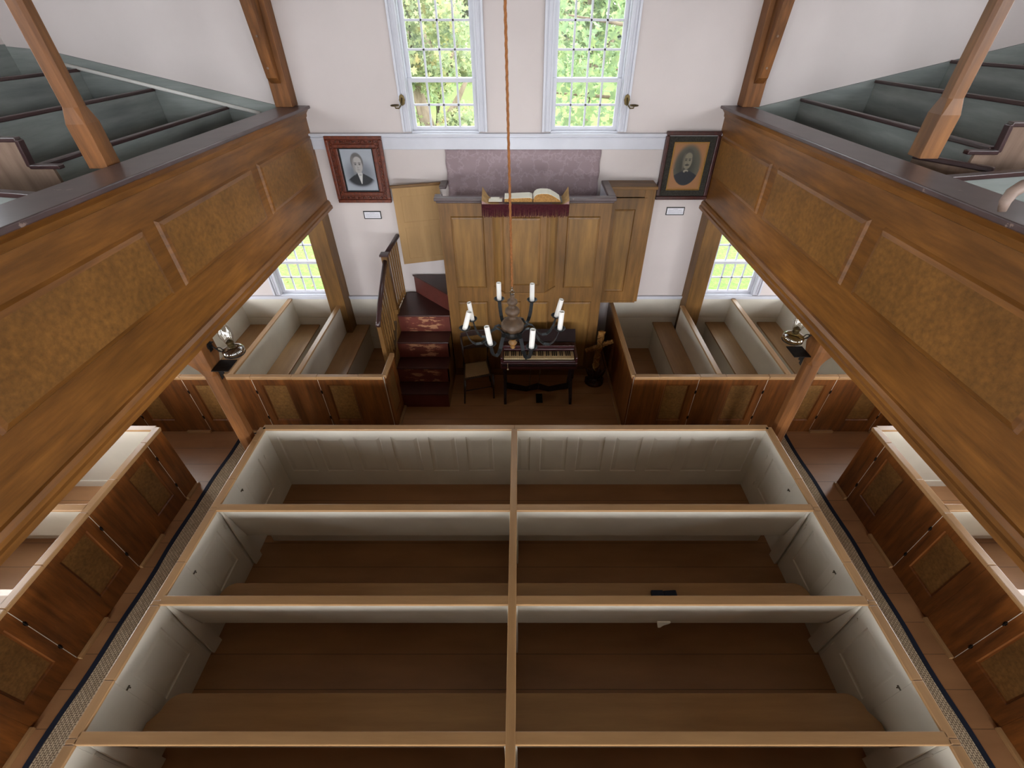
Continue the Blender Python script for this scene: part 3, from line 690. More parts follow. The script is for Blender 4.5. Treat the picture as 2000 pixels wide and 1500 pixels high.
for side, xs in (('left', xp), ('right', xq)):
    for k, x in enumerate(xs):
        t = thing('pew_partition', 'tan capped white partition running to the front wall, number %s out from the pulpit on the %s' % (('one', 'two', 'three', 'four')[k], side), 'pew partition', (x, 5.7, 0))
        mm = MB().box(x-.012, x+.012, YF+.02, YW-.02 if not (k == 0) else 6.50, 0, TOP-.02); mm.build('board', 'white', t)
        mm = MB().box(x-.035, x+.035, YF+.03, YW-.045 if k else 6.50, TOP-.02, TOP+.008); mm.build('cap_rail', 'tan_y', t, .006)
        s_ = 1 if side == 'left' else -1
        zs = .50 if side == 'left' else .55
        bt = thing('pew_bench', 'tan bench against the %s partition out from the pulpit, front row %s' % (('first', 'second', 'third', 'fourth')[k], side), 'bench', (x+s_*.18, 5.7, 0), 'benches of the front row pews')
        mm = MB().box(x+s_*.014, x+s_*.34, YF+.02, YW-.022 if (k or side == 'right') else 6.49, zs-.03, zs)
        if k == 0 and side == 'left': mm.box(-2.785, x+.34, 6.4905, YW-.022, zs-.03, zs)
        mm.build('seat', 'tan_y', bt, .005)
        mm = MB().box(x+s_*.29, x+s_*.31, YF+.02, YW-.022, 0, zs-.03); mm.build('riser', 'white', bt)
board('x', 1.485, YF+.0, YW-.03, 'stained end wall of the front row pews beside the carved cross', outer=-1, name='pew_partition', cat='pew end', capw=.06)
board('x', -1.765, YF, 5.20, 'short panelled end wall of the front row pews beside the stairs', outer=1, holes_o=[(YF+.09, 5.12, .2, .86)], name='pew_partition', cat='pew end', capw=.06)

# ------------------------------------------------------------------ pulpit
PX0, PX1, PY, PZ = -1.045, 1.185, 6.0, 2.80
pt = thing('pulpit', 'tall golden brown panelled pulpit with projecting centre bay', 'pulpit', (.07, PY, 0))
def hp(O, a, b, holes, z0, z1, N=(0, -1, 0), U=(1, 0, 0)):
    fr, pn = pface(O, U, (0, 0, 1), N, a, b, z0, z1, holes, .03, -.018, .032)
    fr.build('front_frame', 'pulpit_z', pt)
    for m in pn: m.build('panel', 'pulpit_panel', pt)
hp((0, PY, 0), PX0, -.36, [(-.90, -.47, 1.58, 2.60), (-.90, -.47, .16, 1.36)], .0, PZ)
hp((0, PY, 0), .50, PX1, [(.62, 1.05, 1.58, 2.60), (.62, 1.05, .16, 1.36)], .0, PZ)
hp((0, PY, 0), -.36, .50, [(-.28, .02, .16, 1.36), (.12, .42, .16, 1.36)], .0, 1.60)
BY = 5.80
hp((0, BY, 0), -.20, .34, [(-.13, .27, 1.72, 2.66)], 1.60, PZ)
for s_, xa, xb in ((1, -.36, -.20), (-1, .50, .34)):
    a, b = Vector((xa, PY, 0)), Vector((xb, BY, 0)); L_ = (b-a).length; u = (b-a).normalized(); n = Vector((0, 0, 1)).cross(u)
    if n.y > 0: n = -n
    fr, pn = pface(a, tuple(u), (0, 0, 1), tuple(n), 0, L_, 1.60, PZ, [(.05, L_-.05, 1.72, 2.66)], .02, -.012, .02)
    fr.build('front_frame', 'pulpit_z', pt)
    for m in pn: m.build('panel', 'pulpit_panel', pt)
MB().prism([(-.37, PY), (-.205, BY-.008), (.345, BY-.008), (.51, PY)], lambda x, y: (x, y, 1.585), lambda x, y: (x, y, 1.61)).build('bay_base', 'pulpit_x', pt, .003)
# side walls, floor, cap
MB().box(PX0, PX0+.03, PY+.03, YW-.56, 0, PZ).box(PX0, PX0+.03, YW-.56, YW-.03, 0, 1.40).build('side_wall', 'pulpit_z', pt)
MB().box(PX1-.03, PX1, PY+.03, YW-.03, 0, PZ).build('side_wall', 'pulpit_z', pt)
MB().box(PX1-.05, PX1-.032, PY+.04, YW-.03, 1.72, PZ).box(PX0+.032, PX0+.05, PY+.04, 6.2, 1.72, PZ).box(PX0+.05, PX1-.05, PY+.032, PY+.04, 1.72, PZ).build('inner_lining', 'trim', pt)
MB().box(PX0+.03, PX1-.03, PY+.04, YW-.03, 1.66, 1.70).build('deck', 'floor', pt)
MB().box(PX0, PX1, PY-.018, PY, 0, .13).build('base_board', 'pulpit_x', pt, .003)
m = MB()
m.box(PX0-.04, PX1+.04, PY-.045, PY+.055, PZ, PZ+.045)
m.box(PX1-.055, PX1+.045, PY+.055, YW-.045, PZ, PZ+.045).box(PX0-.045, PX0+.055, PY+.055, PY+.13, PZ, PZ+.045)
m.box(PX0-.04, PX0+.055, YW-.30, YW-.045, PZ, PZ+.045)
m.box(PX0-.02, PX1+.02, PY-.022, PY, PZ-.03, PZ); m.build('cap_rail', 'cap', pt, .012)
# lectern shelf of the bay
MB().prism([(-.38, PY+.02), (-.22, BY-.03), (.36, BY-.03), (.52, PY+.02)], lambda x, y: (x, y, PZ-.03), lambda x, y: (x, y, PZ+.01)).build('bay_shelf', 'pulpit_x', pt, .004)
# panelled stair wall on the left (back of the pulpit door) 
t = thing('pulpit_door', 'pale tan panelled door standing open left of the pulpit', 'door', (-1.10, 6.66, 1.62))
a, b = Vector((-1.74, 6.52, 0)), Vector((-1.115, 6.69, 0)); u = (b-a).normalized(); n = Vector((u.y, -u.x, 0)); L_ = (b-a).length
fr, pn = pface(a, tuple(u), (0, 0, 1), tuple(n), 0, L_, 1.70, 2.80, [(.10, L_-.05, 2.32, 2.68), (.10, L_/2-.03, 1.78, 2.24), (L_/2+.05, L_-.05, 1.78, 2.24)], .025, .003, .006)
fr.build('leaf', 'unpainted', t)
for m in pn: m.build('panel', 'unpainted', t)
m = MB(); m.bar(a+Vector((0, 0, 2.815))-u*.02, b+Vector((0, 0, 2.815))+u*.02, .05, .035); m.build('top_rail', 'pulpit_x', t, .006)
t.location.z = 1.70; 
for ch in t.children: ch.location.z -= .08
# closet on the right of the pulpit
ct = thing('wall_closet', 'shallow golden brown closet with narrow panelled door hung right of the pulpit', 'closet', (1.53, 6.6, 1.08))
CY = 6.46
MB().box(1.19, 1.22, CY, YW-.03, 1.10, 2.80).box(1.815, 1.845, CY, YW-.03, 1.10, 2.80).box(1.22, 1.815, CY, YW-.03, 1.08, 1.11).box(1.22, 1.28, CY, CY+.03, 1.11, 2.80).box(1.70, 1.815, CY, CY+.03, 1.11, 2.80).box(1.28, 1.70, CY, CY+.03, 2.70, 2.80).build('carcass', 'pulpit_z', ct, .003)
MB().box(1.20, 1.86, CY-.02, YW-.03, 2.80, 2.84).build('top', 'pulpit_x', ct, .006)
fr, pn = pface((0, CY-.012, 0), (1, 0, 0), (0, 0, 1), (0, -1, 0), 1.225, 1.735, 1.12, 2.69, [(1.31, 1.60, 1.28, 2.54)], .022, .014, .03)
dr = fr.build('door', 'pulpit_z', ct)
for m in pn: m.build('panel', 'pulpit_panel', dr)
MB().lathe([(.006, 0), (.012, .006), (.008, .012)], (0, 0, 0), 10).build('knob', 'blackiron', dr, 0, True)
o = [c_ for c_ in dr.children if c_.name.startswith('knob')][0]; o.data.transform(Matrix.Translation((1.70, CY-.016, 1.98)) @ Matrix.Rotation(math.pi/2, 4, 'X'))
o.data.transform(Matrix.Translation(-Vector((0,0,0))))
# damask cloth on the wall behind the pulpit
m = MB(); nx, nz = 60, 20
for j in range(nz+1):
    for i in range(nx+1):
        x = -1.0+2.09*i/nx; z = 3.235-.95*j/nz
        m.v.append((x+.006*math.sin(j*1.3), YW-.028+.004*math.sin(i*1.1)*math.sin(j*.7), z-.010*math.sin(i*.5)*(1 if j == 0 else 0)))
m.f = [(j*(nx+1)+i, j*(nx+1)+i+1, (j+1)*(nx+1)+i+1, (j+1)*(nx+1)+i) for j in range(nz) for i in range(nx)]
o = m.build('damask_hanging', 'damask', None, 0, True); so = o.modifiers.new('thick', 'SOLIDIFY'); so.thickness = .004
tag(o, 'faded mauve damask cloth pinned to the wall behind the pulpit', 'wall hanging')

# cushion with fringe
cu = thing('pulpit_cushion', 'faded velvet pulpit cushion with wine red fringe under the open book', 'cushion', (.07, 5.82, 2.81))
m = MB(); nx, ny = 36, 8
def ctop(u, v):
    e = abs(u-.5)*2; bowl = .035+.095*max(0, (e-.84)/.16)**1.2*(.45+.9*v)
    return bowl
X0c, X1c, Y0c, Y1c = -.46, .60, 5.70, 5.945
for j in range(ny+1):
    for i in range(nx+1):
        u, v = i/nx, j/ny; m.v.append((X0c+(X1c-X0c)*u, Y0c+(Y1c-Y0c)*v, 2.812+ctop(u, v)+.008*math.sin(u*25+v*9)*.4+.02*v*abs(u-.5)))
top_n = len(m.v)
for j in range(ny+1):
    for i in range(nx+1):
        u, v = i/nx, j/ny; m.v.append((X0c+(X1c-X0c)*u, Y0c+(Y1c-Y0c)*v, 2.812))
W_ = nx+1
for j in range(ny):
    for i in range(nx):
        a = j*W_+i; m.f.append((a, a+1, a+1+W_, a+W_)); m.f.append((top_n+a, top_n+a+W_, top_n+a+W_+1, top_n+a+1))
for i in range(nx): m.f.append((i, top_n+i, top_n+i+1, i+1)); a = ny*W_+i; m.f.append((a, a+1, top_n+a+1, top_n+a))
for j in range(ny): a = j*W_; m.f.append((a, a+W_, top_n+a+W_, top_n+a)); a += nx; m.f.append((a, top_n+a, top_n+a+W_, a+W_))
m.build('pad', 'velvet', cu, 0, True)
for u0, u1 in ((0, 7), (29, 36)):
    g = MB(); 
    for j in range(ny+1):
        for i in range(u0, u1+1):
            p = m.v[j*W_+i]; g.v.append((p[0], p[1], p[2]+.004))
    ww = u1-u0+1; g.f = [(j*ww+i, j*ww+i+1, (j+1)*ww+i+1, (j+1)*ww+i) for j in range(ny) for i in range(u1-u0)]
    go = g.build('worn_corner', 'velvetpad', cu, 0, True); go['label'] = 'gold worn corner of the cushion'
fg = MB(); random.seed(3)
def strand(x, y, z, L_):
    j = random.uniform(-.004, .004); fg.add([(x-.0035, y, z), (x+.0035, y, z), (x+.003+j, y-.004, z-L_), (x-.003+j, y-.004, z-L_), (x, y+.004, z), (x+j, y+.002, z-L_)], [(0, 1, 2, 3), (1, 4, 5, 2), (4, 0, 3, 5)])
n = 190
for i in range(n):
    u = i/(n-1); x = X0c+(X1c-X0c)*u; strand(x, Y0c-.004, 2.835, random.uniform(.115, .145))
for i in range(34):
    v = i/33; y = Y0c+(Y1c-Y0c)*v
    for x in (X0c-.004, X1c+.004):
        z = 2.84+.05; fg.add([(x, y-.0035, z), (x, y+.0035, z), (x, y+.003, z-.15), (x, y-.003, z-.15)], [(0, 1, 2, 3)])
fg.box(X0c, X1c, Y0c-.006, Y0c, 2.812, 2.852)
f_ = fg.build('fringe', 'fringe', cu); f_['kind'] = 'stuff'; random.seed(11)
# open bible
bb = thing('open_bible', 'large old bible lying open on the pulpit cushion', 'book', (.17, 5.84, 2.856))
MB().box(-.20, .16, 5.72, 5.94, 2.862, 2.870).box(.16, .52, 5.72, 5.94, 2.862, 2.870).build('cover', 'leather', bb, .003)
def pages(x0, x1, h0, h1, curl):
    m = MB(); n = 14; t_ = []; 
    for i in range(n+1):
        q = i/n; x = x0+(x1-x0)*q
        h = (h0*(1-q)**.5*.35+h1*math.sin(min(1, q*2.2)*math.pi/2)) if curl else h0*(.6+.4*q)+(h1-h0)*.0
        t_.append((x, h))
    poly = [(x0, 0)]+t_+[(x1, 0)]
    m.prism(poly, lambda x, z: (x, 5.727, 2.870+z), lambda x, z: (x, 5.933, 2.870+z)); return m
m = MB(); poly = [(-.185, 0), (.155, 0), (.155, .036), (.12, .048), (.04, .046), (-.08, .04), (-.185, .036)]
m.prism(poly, lambda x, z: (x, 5.727, 2.870+z), lambda x, z: (x, 5.933, 2.870+z)); m.build('page_block', 'pageedge', bb)
m = MB(); m.prism([(-.185, .0365), (-.08, .0405), (.04, .0465), (.12, .0485), (.155, .0365), (.155, .0395), (.12, .0515), (.04, .0495), (-.08, .0435), (-.185, .0395)], lambda x, z: (x, 5.726, 2.870+z), lambda x, z: (x, 5.934, 2.870+z)); m.build('page', 'paper', bb)
poly = [(.165, 0), (.50, 0), (.49, .018), (.44, .050), (.38, .082), (.34, .093), (.26, .095), (.21, .085), (.18, .062), (.165, .03)]
m = MB(); m.prism(poly, lambda x, z: (x, 5.727, 2.870+z), lambda x, z: (x, 5.933, 2.870+z)); m.build('page_block', 'pageedge', bb)
up = poly[2:]; up2 = [(x, z+.003) for x, z in up]
m = MB(); m.prism(up+up2[::-1], lambda x, z: (x, 5.726, 2.870+z), lambda x, z: (x, 5.934, 2.870+z)); m.build('page', 'paper', bb)
m = MB().box(-.38, -.215, 5.75, 5.86, 2.866, 2.870).box(-.36, -.25, 5.80, 5.90, 2.870, 2.874); tag(m.build('loose_papers', 'paper', None), 'loose pale papers on the cushion left of the open bible', 'papers')

# ------------------------------------------------------------------ pulpit stairs
st = thing('pulpit_stairs', 'oxblood painted pulpit stairs with worn risers', 'stairs', (-1.44, 5.7, 0))
SX0, SX1 = -1.83, -1.06
ys_ = [5.20, 5.47, 5.73, 6.02]; zs_ = [.275, .55, .83, 1.12]
for k in range(4):
    yb = ys_[k+1] if k < 3 else YW-.03
    MB().box(SX0, SX1-.0, ys_[k], ys_[k]+.02, 0 if k == 0 else zs_[k-1], zs_[k]-.025).build('riser', 'redworn' if k else 'red', st)
    xr = SX1 if k < 3 else -1.048
    MB().box(SX0, xr, ys_[k]-.025, yb, zs_[k]-.025, zs_[k]).build('tread', 'stairtread' if k < 3 else 'stairtread', st, .008)
m = MB()
m.prism([(5.21, 0), (5.21, .25), (5.47, .25), (5.47, .525), (5.73, .525), (5.73, .805), (5.99, .805), (5.99, 0)], lambda y, z: (SX1-.02, y, z), lambda y, z: (SX1, y, z))
m.prism([(5.20, 0), (5.20, .27), (6.02, 1.12), (YW-.03, 1.12), (YW-.03, 0)], lambda y, z: (SX0-.012, y, z), lambda y, z: (SX0, y, z)); m.build('stringer', 'pulpit_z', st)
wp = [(-1.70, YW-.03), (-1.07, 6.10), (-1.048, 6.10), (-1.048, YW-.03)]
MB().prism([(-1.68, YW-.03), (-1.065, 6.13), (-1.048, 6.13), (-1.048, YW-.03)], lambda x, y: (x, y, 1.12), lambda x, y: (x, y, 1.40)).build('riser', 'red', st)
MB().prism(wp, lambda x, y: (x, y, 1.40), lambda x, y: (x, y, 1.425)).build('tread', 'stairtread', st, .004)
bl = thing('stair_balustrade', 'dark railed wooden balustrade on the left of the pulpit stairs', 'balustrade', (-1.85, 5.9, 0))
RX = -1.875
MB().box(RX-.03, RX+.028, 5.23, 5.29, 0, 1.45).build('newel_post', 'pulpit_z', bl, .004)
MB().box(RX-.045, RX+.038, 6.04, 6.13, 1.0, 2.03).box(RX-.052, RX+.052, 6.033, 6.137, 1.12, 1.20).build('newel_post', 'pulpit_z', bl, .004)
MB().box(RX-.062, RX+.062, 6.02, 6.15, 2.03, 2.06).build('newel_cap', 'darkrail', bl, .008)
m = MB(); m.tube([(RX, 5.20, 1.43), (RX, 5.26, 1.47), (RX, 5.45, 1.62), (RX, 6.05, 1.96)], .032, 12); m.build('handrail', 'darkrail', bl, 0, True)
m = MB(); m.tube([(RX, 6.12, 2.02), (RX+.05, 6.72, 2.06)], .032, 12); m.build('handrail', 'darkrail', bl, 0, True)
for y in (5.36, 5.46, 5.56, 5.66, 5.76, 5.86, 5.96):
    z0 = .27+.85*(y-5.2)/.82; z1 = 1.52+(y-5.36)*.65
    MB().box(RX-.011, RX+.011, y-.011, y+.011, z0, z1).build('baluster', 'pulpit_z', bl)
for y in (6.20, 6.29, 6.38, 6.47, 6.56, 6.65): MB().box(RX-.011+.04*(y-6.12)/.6, RX+.011+.04*(y-6.12)/.6, y-.011, y+.011, 1.12, 2.03).build('baluster', 'pulpit_z', bl)
MB().box(RX-.018, RX+.018, 6.13, YW-.03, 1.12, 1.15).build('bottom_rail', 'pulpit_z', bl)

# ------------------------------------------------------------------ melodeon (small reed organ)
mo = thing('melodeon', 'small dark mahogany reed organ on trestle legs in front of the pulpit', 'organ', (.28, 5.5, 0))
MZ, MY = .09, .03
class MM(MB):
    def build(self, *a_, **k_):
        self.v = [(p[0], p[1]+MY, p[2]+MZ if p[2] > .575 else p[2]*(1+MZ/.58)) for p in self.v]
        return MB.build(self, *a_, **k_)

MX0, MX1 = -.27, .82
MM().box(MX0, MX1, 5.22, 5.72, .60, .70).box(MX0+.015, MX1-.015, 5.23, 5.71, .58, .60).box(MX0, MX0+.035, 5.22, 5.72, .70, .79).box(MX1-.035, MX1, 5.22, 5.72, .70, .79).box(MX0+.035, MX1-.035, 5.22, 5.25, .70, .735).box(MX0+.035, MX1-.035, 5.44, 5.72, .70, .79).build('case', 'melodeon', mo, .006)
MM().box(MX0+.02, MX1-.02, 5.212, 5.222, .64, .68).build('front_moulding', 'melodark', mo, .003)
for k in range(22):
    x = MX0+.14+k*.037+(.12 if k > 10 else 0)
    if x < MX1-.1: pass
m = MM(); m.add([(MX0, 5.60, .795), (MX1, 5.60, .795), (MX1, 5.60, .815), (MX0, 5.60, .815), (MX0, 5.75, .93), (MX1, 5.75, .93), (MX1, 5.735, .945), (MX0, 5.735, .945)],
    [(0, 1, 2, 3), (4, 7, 6, 5), (0, 4, 5, 1), (3, 2, 6, 7), (0, 3, 7, 4), (1, 5, 6, 2)]); m.build('lid', 'melodark', mo, .004)
MM().box(MX0+.03, MX1-.03, 5.46, 5.475, .79, .83).build('lock_rail', 'melodeon', mo, .003)
for x in (MX0+.11, MX1-.12): MM().lathe([(.045, 0), (.05, .004), (.045, .01), (0.001, .011)], (x, 5.53, .791), 20).build('stop_knob', 'melodeon', mo, 0, True)
KX0, KX1 = MX0+.045, MX1-.045; nk = 36; kw = (KX1-KX0)/nk
wk = MM().box(KX0+.0006, KX0+kw-.0012, 5.255, 5.43, .735, .757).build('white_key', 'ivory', mo, .0015)
for k in range(1, nk):
    c_ = wk.copy(); C.objects.link(c_); c_.parent = mo; c_.location = (kw*k, 0, 0)
bk0 = None
for k in range(nk-1):
    if k % 7 in (2, 6): continue
    if bk0 is None:
        bk0 = MM().box(KX0+kw*.7, KX0+kw*1.3, 5.315, 5.43, .757, .768).build('black_key', 'ebony', mo, .002); k0 = k
    else:
        c_ = bk0.copy(); C.objects.link(c_); c_.parent = mo; c_.location = (kw*(k-k0), 0, 0)
for x in (MX0+.05, MX1-.05):
    m = MM(); pr_ = [(5.25, .58), (5.28, .40), (5.36, .32), (5.30, .20), (5.24, .10), (5.22, 0), (5.29, 0), (5.33, .07), (5.47, .12), (5.61, .07), (5.65, 0), (5.72, 0), (5.70, .10), (5.64, .20), (5.58, .32), (5.66, .40), (5.69, .58)]
    m.prism(pr_, lambda y, z: (x-.02, y, z), lambda y, z: (x+.02, y, z)); m.build('leg', 'melodark', mo, .004)
m = MM(); m.prism([(MX0+.07, .10), (MX0+.07, .20), (.10, .13), (.28, .19), (.45, .13), (MX1-.07, .20), (MX1-.07, .10), (.45, .05), (.28, .09), (.10, .05)], lambda x, z: (x, 5.46, z), lambda x, z: (x, 5.48, z)); m.build('stretcher', 'melodark', mo, .003)
for x in (.17, .31): MM().tube([(x, 5.40, .58), (x-.02, 5.42, .13)], .006, 8).build('pedal_rod', 'silver', mo)
MM().box(.25, .35, 5.22, 5.42, .03, .045).build('pedal', 'blackiron', mo, .004)
MM().tube([(MX0+.10, 5.215, .70), (MX0+.10, 5.212, .60)], .004, 8).lathe([(.01, 0), (.014, .01), (.01, .02)], (MX0+.10, 5.21, .585), 10).build('key_tag', 'ivory', mo)

# ------------------------------------------------------------------ chair with cane seat
ch = thing('cane_chair', 'dark curved back side chair with cane seat between stairs and reed organ', 'chair', (-.62, 5.55, 0))
sq = [(-.83, 5.30), (-.42, 5.42), (-.50, 5.78), (-.86, 5.70)]
m = MB(); m.prism(sq, lambda x, y: (x, y, .425), lambda x, y: (x, y, .45)); m.build('seat_frame', 'chair', ch, .008)
cxx = sum(p[0] for p in sq)/4; cyy = sum(p[1] for p in sq)/4
m = MB(); m.prism([(cxx+(x-cxx)*.86, cyy+(y-cyy)*.86) for x, y in sq], lambda x, y: (x, y, .448), lambda x, y: (x, y, .455)); m.build('cane_seat', 'cane', ch)
for (x, y), (dx, dy) in zip(sq[:2], ((-.01, -.02), (.02, -.02))):
    m = MB(); m.tube([(x+.02, y+.02, .43), (x+.0+dx, y+dy, 0)], [.02, .012], 10); m.build('leg', 'chair', ch, 0, True)
tops = []
for (x, y), (dx, dy) in zip(sq[2:], ((.03, .06), (-.02, .07))):
    m = MB(); m.tube([(x+dx*.8, y+dy*.8, 0), (x, y, .44), (x+dx*.3, y+dy*.5, .66), (x+dx, y+dy*1.3, .90)], [.014, .018, .016, .014], 10); m.build('leg', 'chair', ch, 0, True); tops.append((x+dx, y+dy*1.3))
for z, h, r_ in ((.90, .07, 1.0), (.68, .05, .55)):
    m = MB(); n = 16; (xa, ya), (xb, yb) = tops
    f0 = []; 
    for i in range(n+1):
        q = i/n; x = xa+(xb-xa)*q; y = ya+(yb-ya)*q+.03*math.sin(q*math.pi)*1.0-(1-r_)*.06; hh = h*(1+.35*math.sin(q*math.pi)+.12*math.sin(q*4*math.pi))
        f0 += [(x, y-.008, z-hh*.35), (x, y-.008, z+hh*.65), (x, y+.008, z+hh*.65), (x, y+.008, z-hh*.35)]
    m.add(f0, [(i*4+k, i*4+(k+1) % 4, i*4+4+(k+1) % 4, i*4+4+k) for i in range(n) for k in range(4)]+[(0, 1, 2, 3), (n*4, n*4+1, n*4+2, n*4+3)])
    m.build('back_slat', 'chair', ch, .003)
m = MB(); m.tube([(-.82, 5.31, .22), (-.43, 5.42, .22)], .009, 8).tube([(-.85, 5.69, .18), (-.83, 5.32, .18)], .009, 8).tube([(-.48, 5.80, .18), (-.42, 5.43, .18)], .009, 8); m.build('stretcher', 'chair', ch)

# ------------------------------------------------------------------ carved cross
cr = thing('carved_cross', 'carved wooden standing cross with vine decoration beside the reed organ', 'cross', (1.22, 5.80, 0))
def rough_bar(a, b, w_, h_, amp, seed):
    random.seed(seed); a, b = Vector(a), Vector(b); t_ = (b-a).normalized(); u = t_.cross(Vector((0, 1, 0))).normalized(); v = Vector((0, 1, 0))
    n = 22; vs = []; fs = []
    for i in range(n+1):
        p = a+(b-a)*i/n
        for k in range(8):
            q = 2*math.pi*(k+.5)/8; r_ = 1+random.uniform(-amp, amp)
            vs.append(p+u*math.cos(q)*w_*.6*r_+v*math.sin(q)*h_*.6*r_)
    for i in range(n): fs += [(i*8+k, i*8+(k+1) % 8, i*8+8+(k+1) % 8, i*8+8+k) for k in range(8)]
    return MB().add(vs, fs+[tuple(range(8)), tuple(range(n*8, n*8+8))])
rough_bar((1.20, 5.86, .10), (1.24, 5.86, .93), .080, .035, .28, 1).build('upright', 'cross', cr)
rough_bar((1.02, 5.84, .58), (1.43, 5.88, .74), .065, .035, .28, 2).build('crossbar', 'cross', cr)
m = MB()
for i in range(60):
    q = i/59; a = q*5*math.pi
    m.v += []
m = MB(); m.tube([(1.22+.035*math.cos(i*.55), 5.86-.03*abs(math.sin(i*.55))-.02, .15+.7*i/44) for i in range(45)], .009, 6); m.build('vine', 'cross', cr)
random.seed(5); m = MB()
for i in range(46):
    a = random.uniform(0, 6.28); r_ = random.uniform(.05, .13); m.lathe([(.005, -.02), (.022, -.01), (.026, .004), (.018, .018), (.004, .024)], (1.20+r_*math.cos(a), 5.80+r_*.7*math.sin(a), .03+random.uniform(0, .05)), 7)
m.lathe([(.15, 0), (.145, .03), (.10, .06), (.05, .10), (.03, .16)], (1.20, 5.81, 0), 20); m.build('rock_base', 'crossbase', cr, 0, True)
for a in (-1.0, -.35, .3, .95):
    m = MB(); L_ = .26
    for i in range(7):
        q = i/6; wv = .045*math.sin(q*math.pi*.9+.25); x = 1.20+math.sin(a)*(.04+.16*q**1.2); z = .10+L_*q*(1-.15*q); y = 5.76-.03*math.sin(q*3)
        m.v += [(x-wv*math.cos(a), y, z+wv*math.sin(a)), (x, y-.012, z), (x+wv*math.cos(a), y, z-wv*math.sin(a))]
    m.f = [f for i in range(6) for f in ((i*3, i*3+1, i*3+4, i*3+3), (i*3+1, i*3+2, i*3+5, i*3+4))]
    o = m.build('carved_leaf', 'crossbase', cr, 0, True); o.modifiers.new('t', 'SOLIDIFY').thickness = .008

# ------------------------------------------------------------------ chandelier
CXh, CYh = -.055, 3.04
cd = thing('chandelier', 'turned wood chandelier with eight curled iron arms hanging over the pews', 'chandelier', (CXh, CYh, 2.60))
P2 = [(.004, -.02), (.016, -.012), (.020, 0), (.012, .012), (.028, .026), (.036, .042), (.02, .060), (.022, .072), (.046, .09), (.050, .10)]
MB().lathe(P2, (CXh, CYh, 2.60), 24).build('finial', 'pulpit_z', cd, 0, True)
MB().lathe([(.050, .095), (.072, .112), (.078, .13), (.078, .16), (.07, .17)], (CXh, CYh, 2.60), 28).build('iron_band', 'blackiron', cd, 0, True)
M['turned'] = wood('turned_brown', '#463526', '#604a38', 'n', 0.45, 0.4, 0.2, 20)
MB().lathe([(.075, .165), (.088, .185), (.088, .21), (.072, .24), (.040, .262), (.022, .275), (.024, .283), (.044, .297), (.056, .318), (.054, .338), (.036, .358), (.018, .370), (.020, .376), (.033, .386), (.040, .400), (.036, .416), (.020, .430), (.014, .437), (.018, .445), (.018, .460), (.014, .466)], (CXh, CYh, 2.60), 28).build('turned_body', 'turned', cd, 0, True)
ar0 = None
RSC = [1, 1, .95, 1, 1, .92, 1, .84]
TLT = [0, 0, 13, 3, 3, -8, 16, -8]
tilt = lambda k: (Matrix.Rotation(-math.radians(ANG[k]), 3, 'Z') @ Matrix.Rotation(math.radians(TLT[k]), 3, 'Y')).to_euler()
ANG = [108, 65, 14, -16, -68, -117, -165, 174]
ring = bpy.data.objects
Ra = .37
arm_pts = [(.075, 2.735), (.10, 2.775), (.13, 2.79), (.165, 2.775), (.19, 2.74), (.215, 2.70), (.25, 2.675), (.295, 2.675), (.325, 2.70), (.348, 2.74), (.363, 2.79), (Ra, 2.825)]
for k in range(8):
    a = math.radians(ANG[k])
    if ar0 is None:
        m = MB(); vs = []; fs = []
        dense = []
        for i in range(len(arm_pts)-1):
            for s_ in range(3):
                q = s_/3; dense.append((arm_pts[i][0]*(1-q)+arm_pts[i+1][0]*q, arm_pts[i][1]*(1-q)+arm_pts[i+1][1]*q))
        dense.append(arm_pts[-1])
        for r_, z in dense: vs += [(r_, -.0145, z-2.6), (r_, .0145, z-2.6)]
        fs = [(i*2, i*2+1, i*2+3, i*2+2) for i in range(len(dense)-1)]
        m.add(vs, fs); ar0 = m.build('arm', 'iron', None); ar0.modifiers.new('t', 'SOLIDIFY').thickness = .005
        ar0.parent = cd
        dish = MB().lathe([(.012, -.004), (.03, 0), (.042, .010), (.044, .010), (.031, -.004), (.012, -.009)], (Ra, 0, .228), 20, False).build('drip_pan', 'iron', None, 0, True); dish.parent = ar0
        cn = MB().lathe([(.0195, 0), (.0195, .155), (.0165, .155), (.0165, .14), (.0, .14)], (Ra, 0, .226), 20).build('candle_tube', 'candle', None, 0.001, False); cn.parent = ar0; cn.data.transform(Matrix.Translation((-Ra, 0, -.226))); cn.location = (Ra, 0, .226); cn.rotation_euler = tilt(0)
        ar0.rotation_euler = (0, 0, a)
    else:
        c_ = ar0.copy(); C.objects.link(c_); c_.parent = cd; c_.rotation_euler = (0, 0, a); c_.scale = (RSC[k], 1, 1)
        for g in (dish, cn):
            d_ = g.copy(); C.objects.link(d_); d_.parent = c_
            if g is cn: d_.rotation_euler = tilt(k)
m = MB(); rp_ = [(.014*math.cos(q), 0, .48+.024*math.sin(q)) for q in [2*math.pi*i/16 for i in range(17)]]
m.tube([(CXh+p[0], CYh, 2.60+p[2]) for p in rp_], .003, 6); m.tube([(CXh, CYh+p[0]*.8, 2.60+p[2]+.03) for p in rp_], .003, 6); m.build('hook', 'silver', cd, 0, True)
m = MB(); n = 260; x1, z1 = CXh, 3.12; 
for s_ in range(3):
    pts = []
    for i in range(n+1):
        q = i/n; z = z1+(ZC-z1)*q; a = q*150+s_*2.094
        pts.append((x1-.012*(z-z1)+.0045*math.cos(a), CYh+.0045*math.sin(a), z))
    m.tube(pts, .0048, 5)
tag(m.build('chandelier_rope', 'rope', None, 0, True), 'long jute rope running up from the chandelier to the ceiling', 'rope')

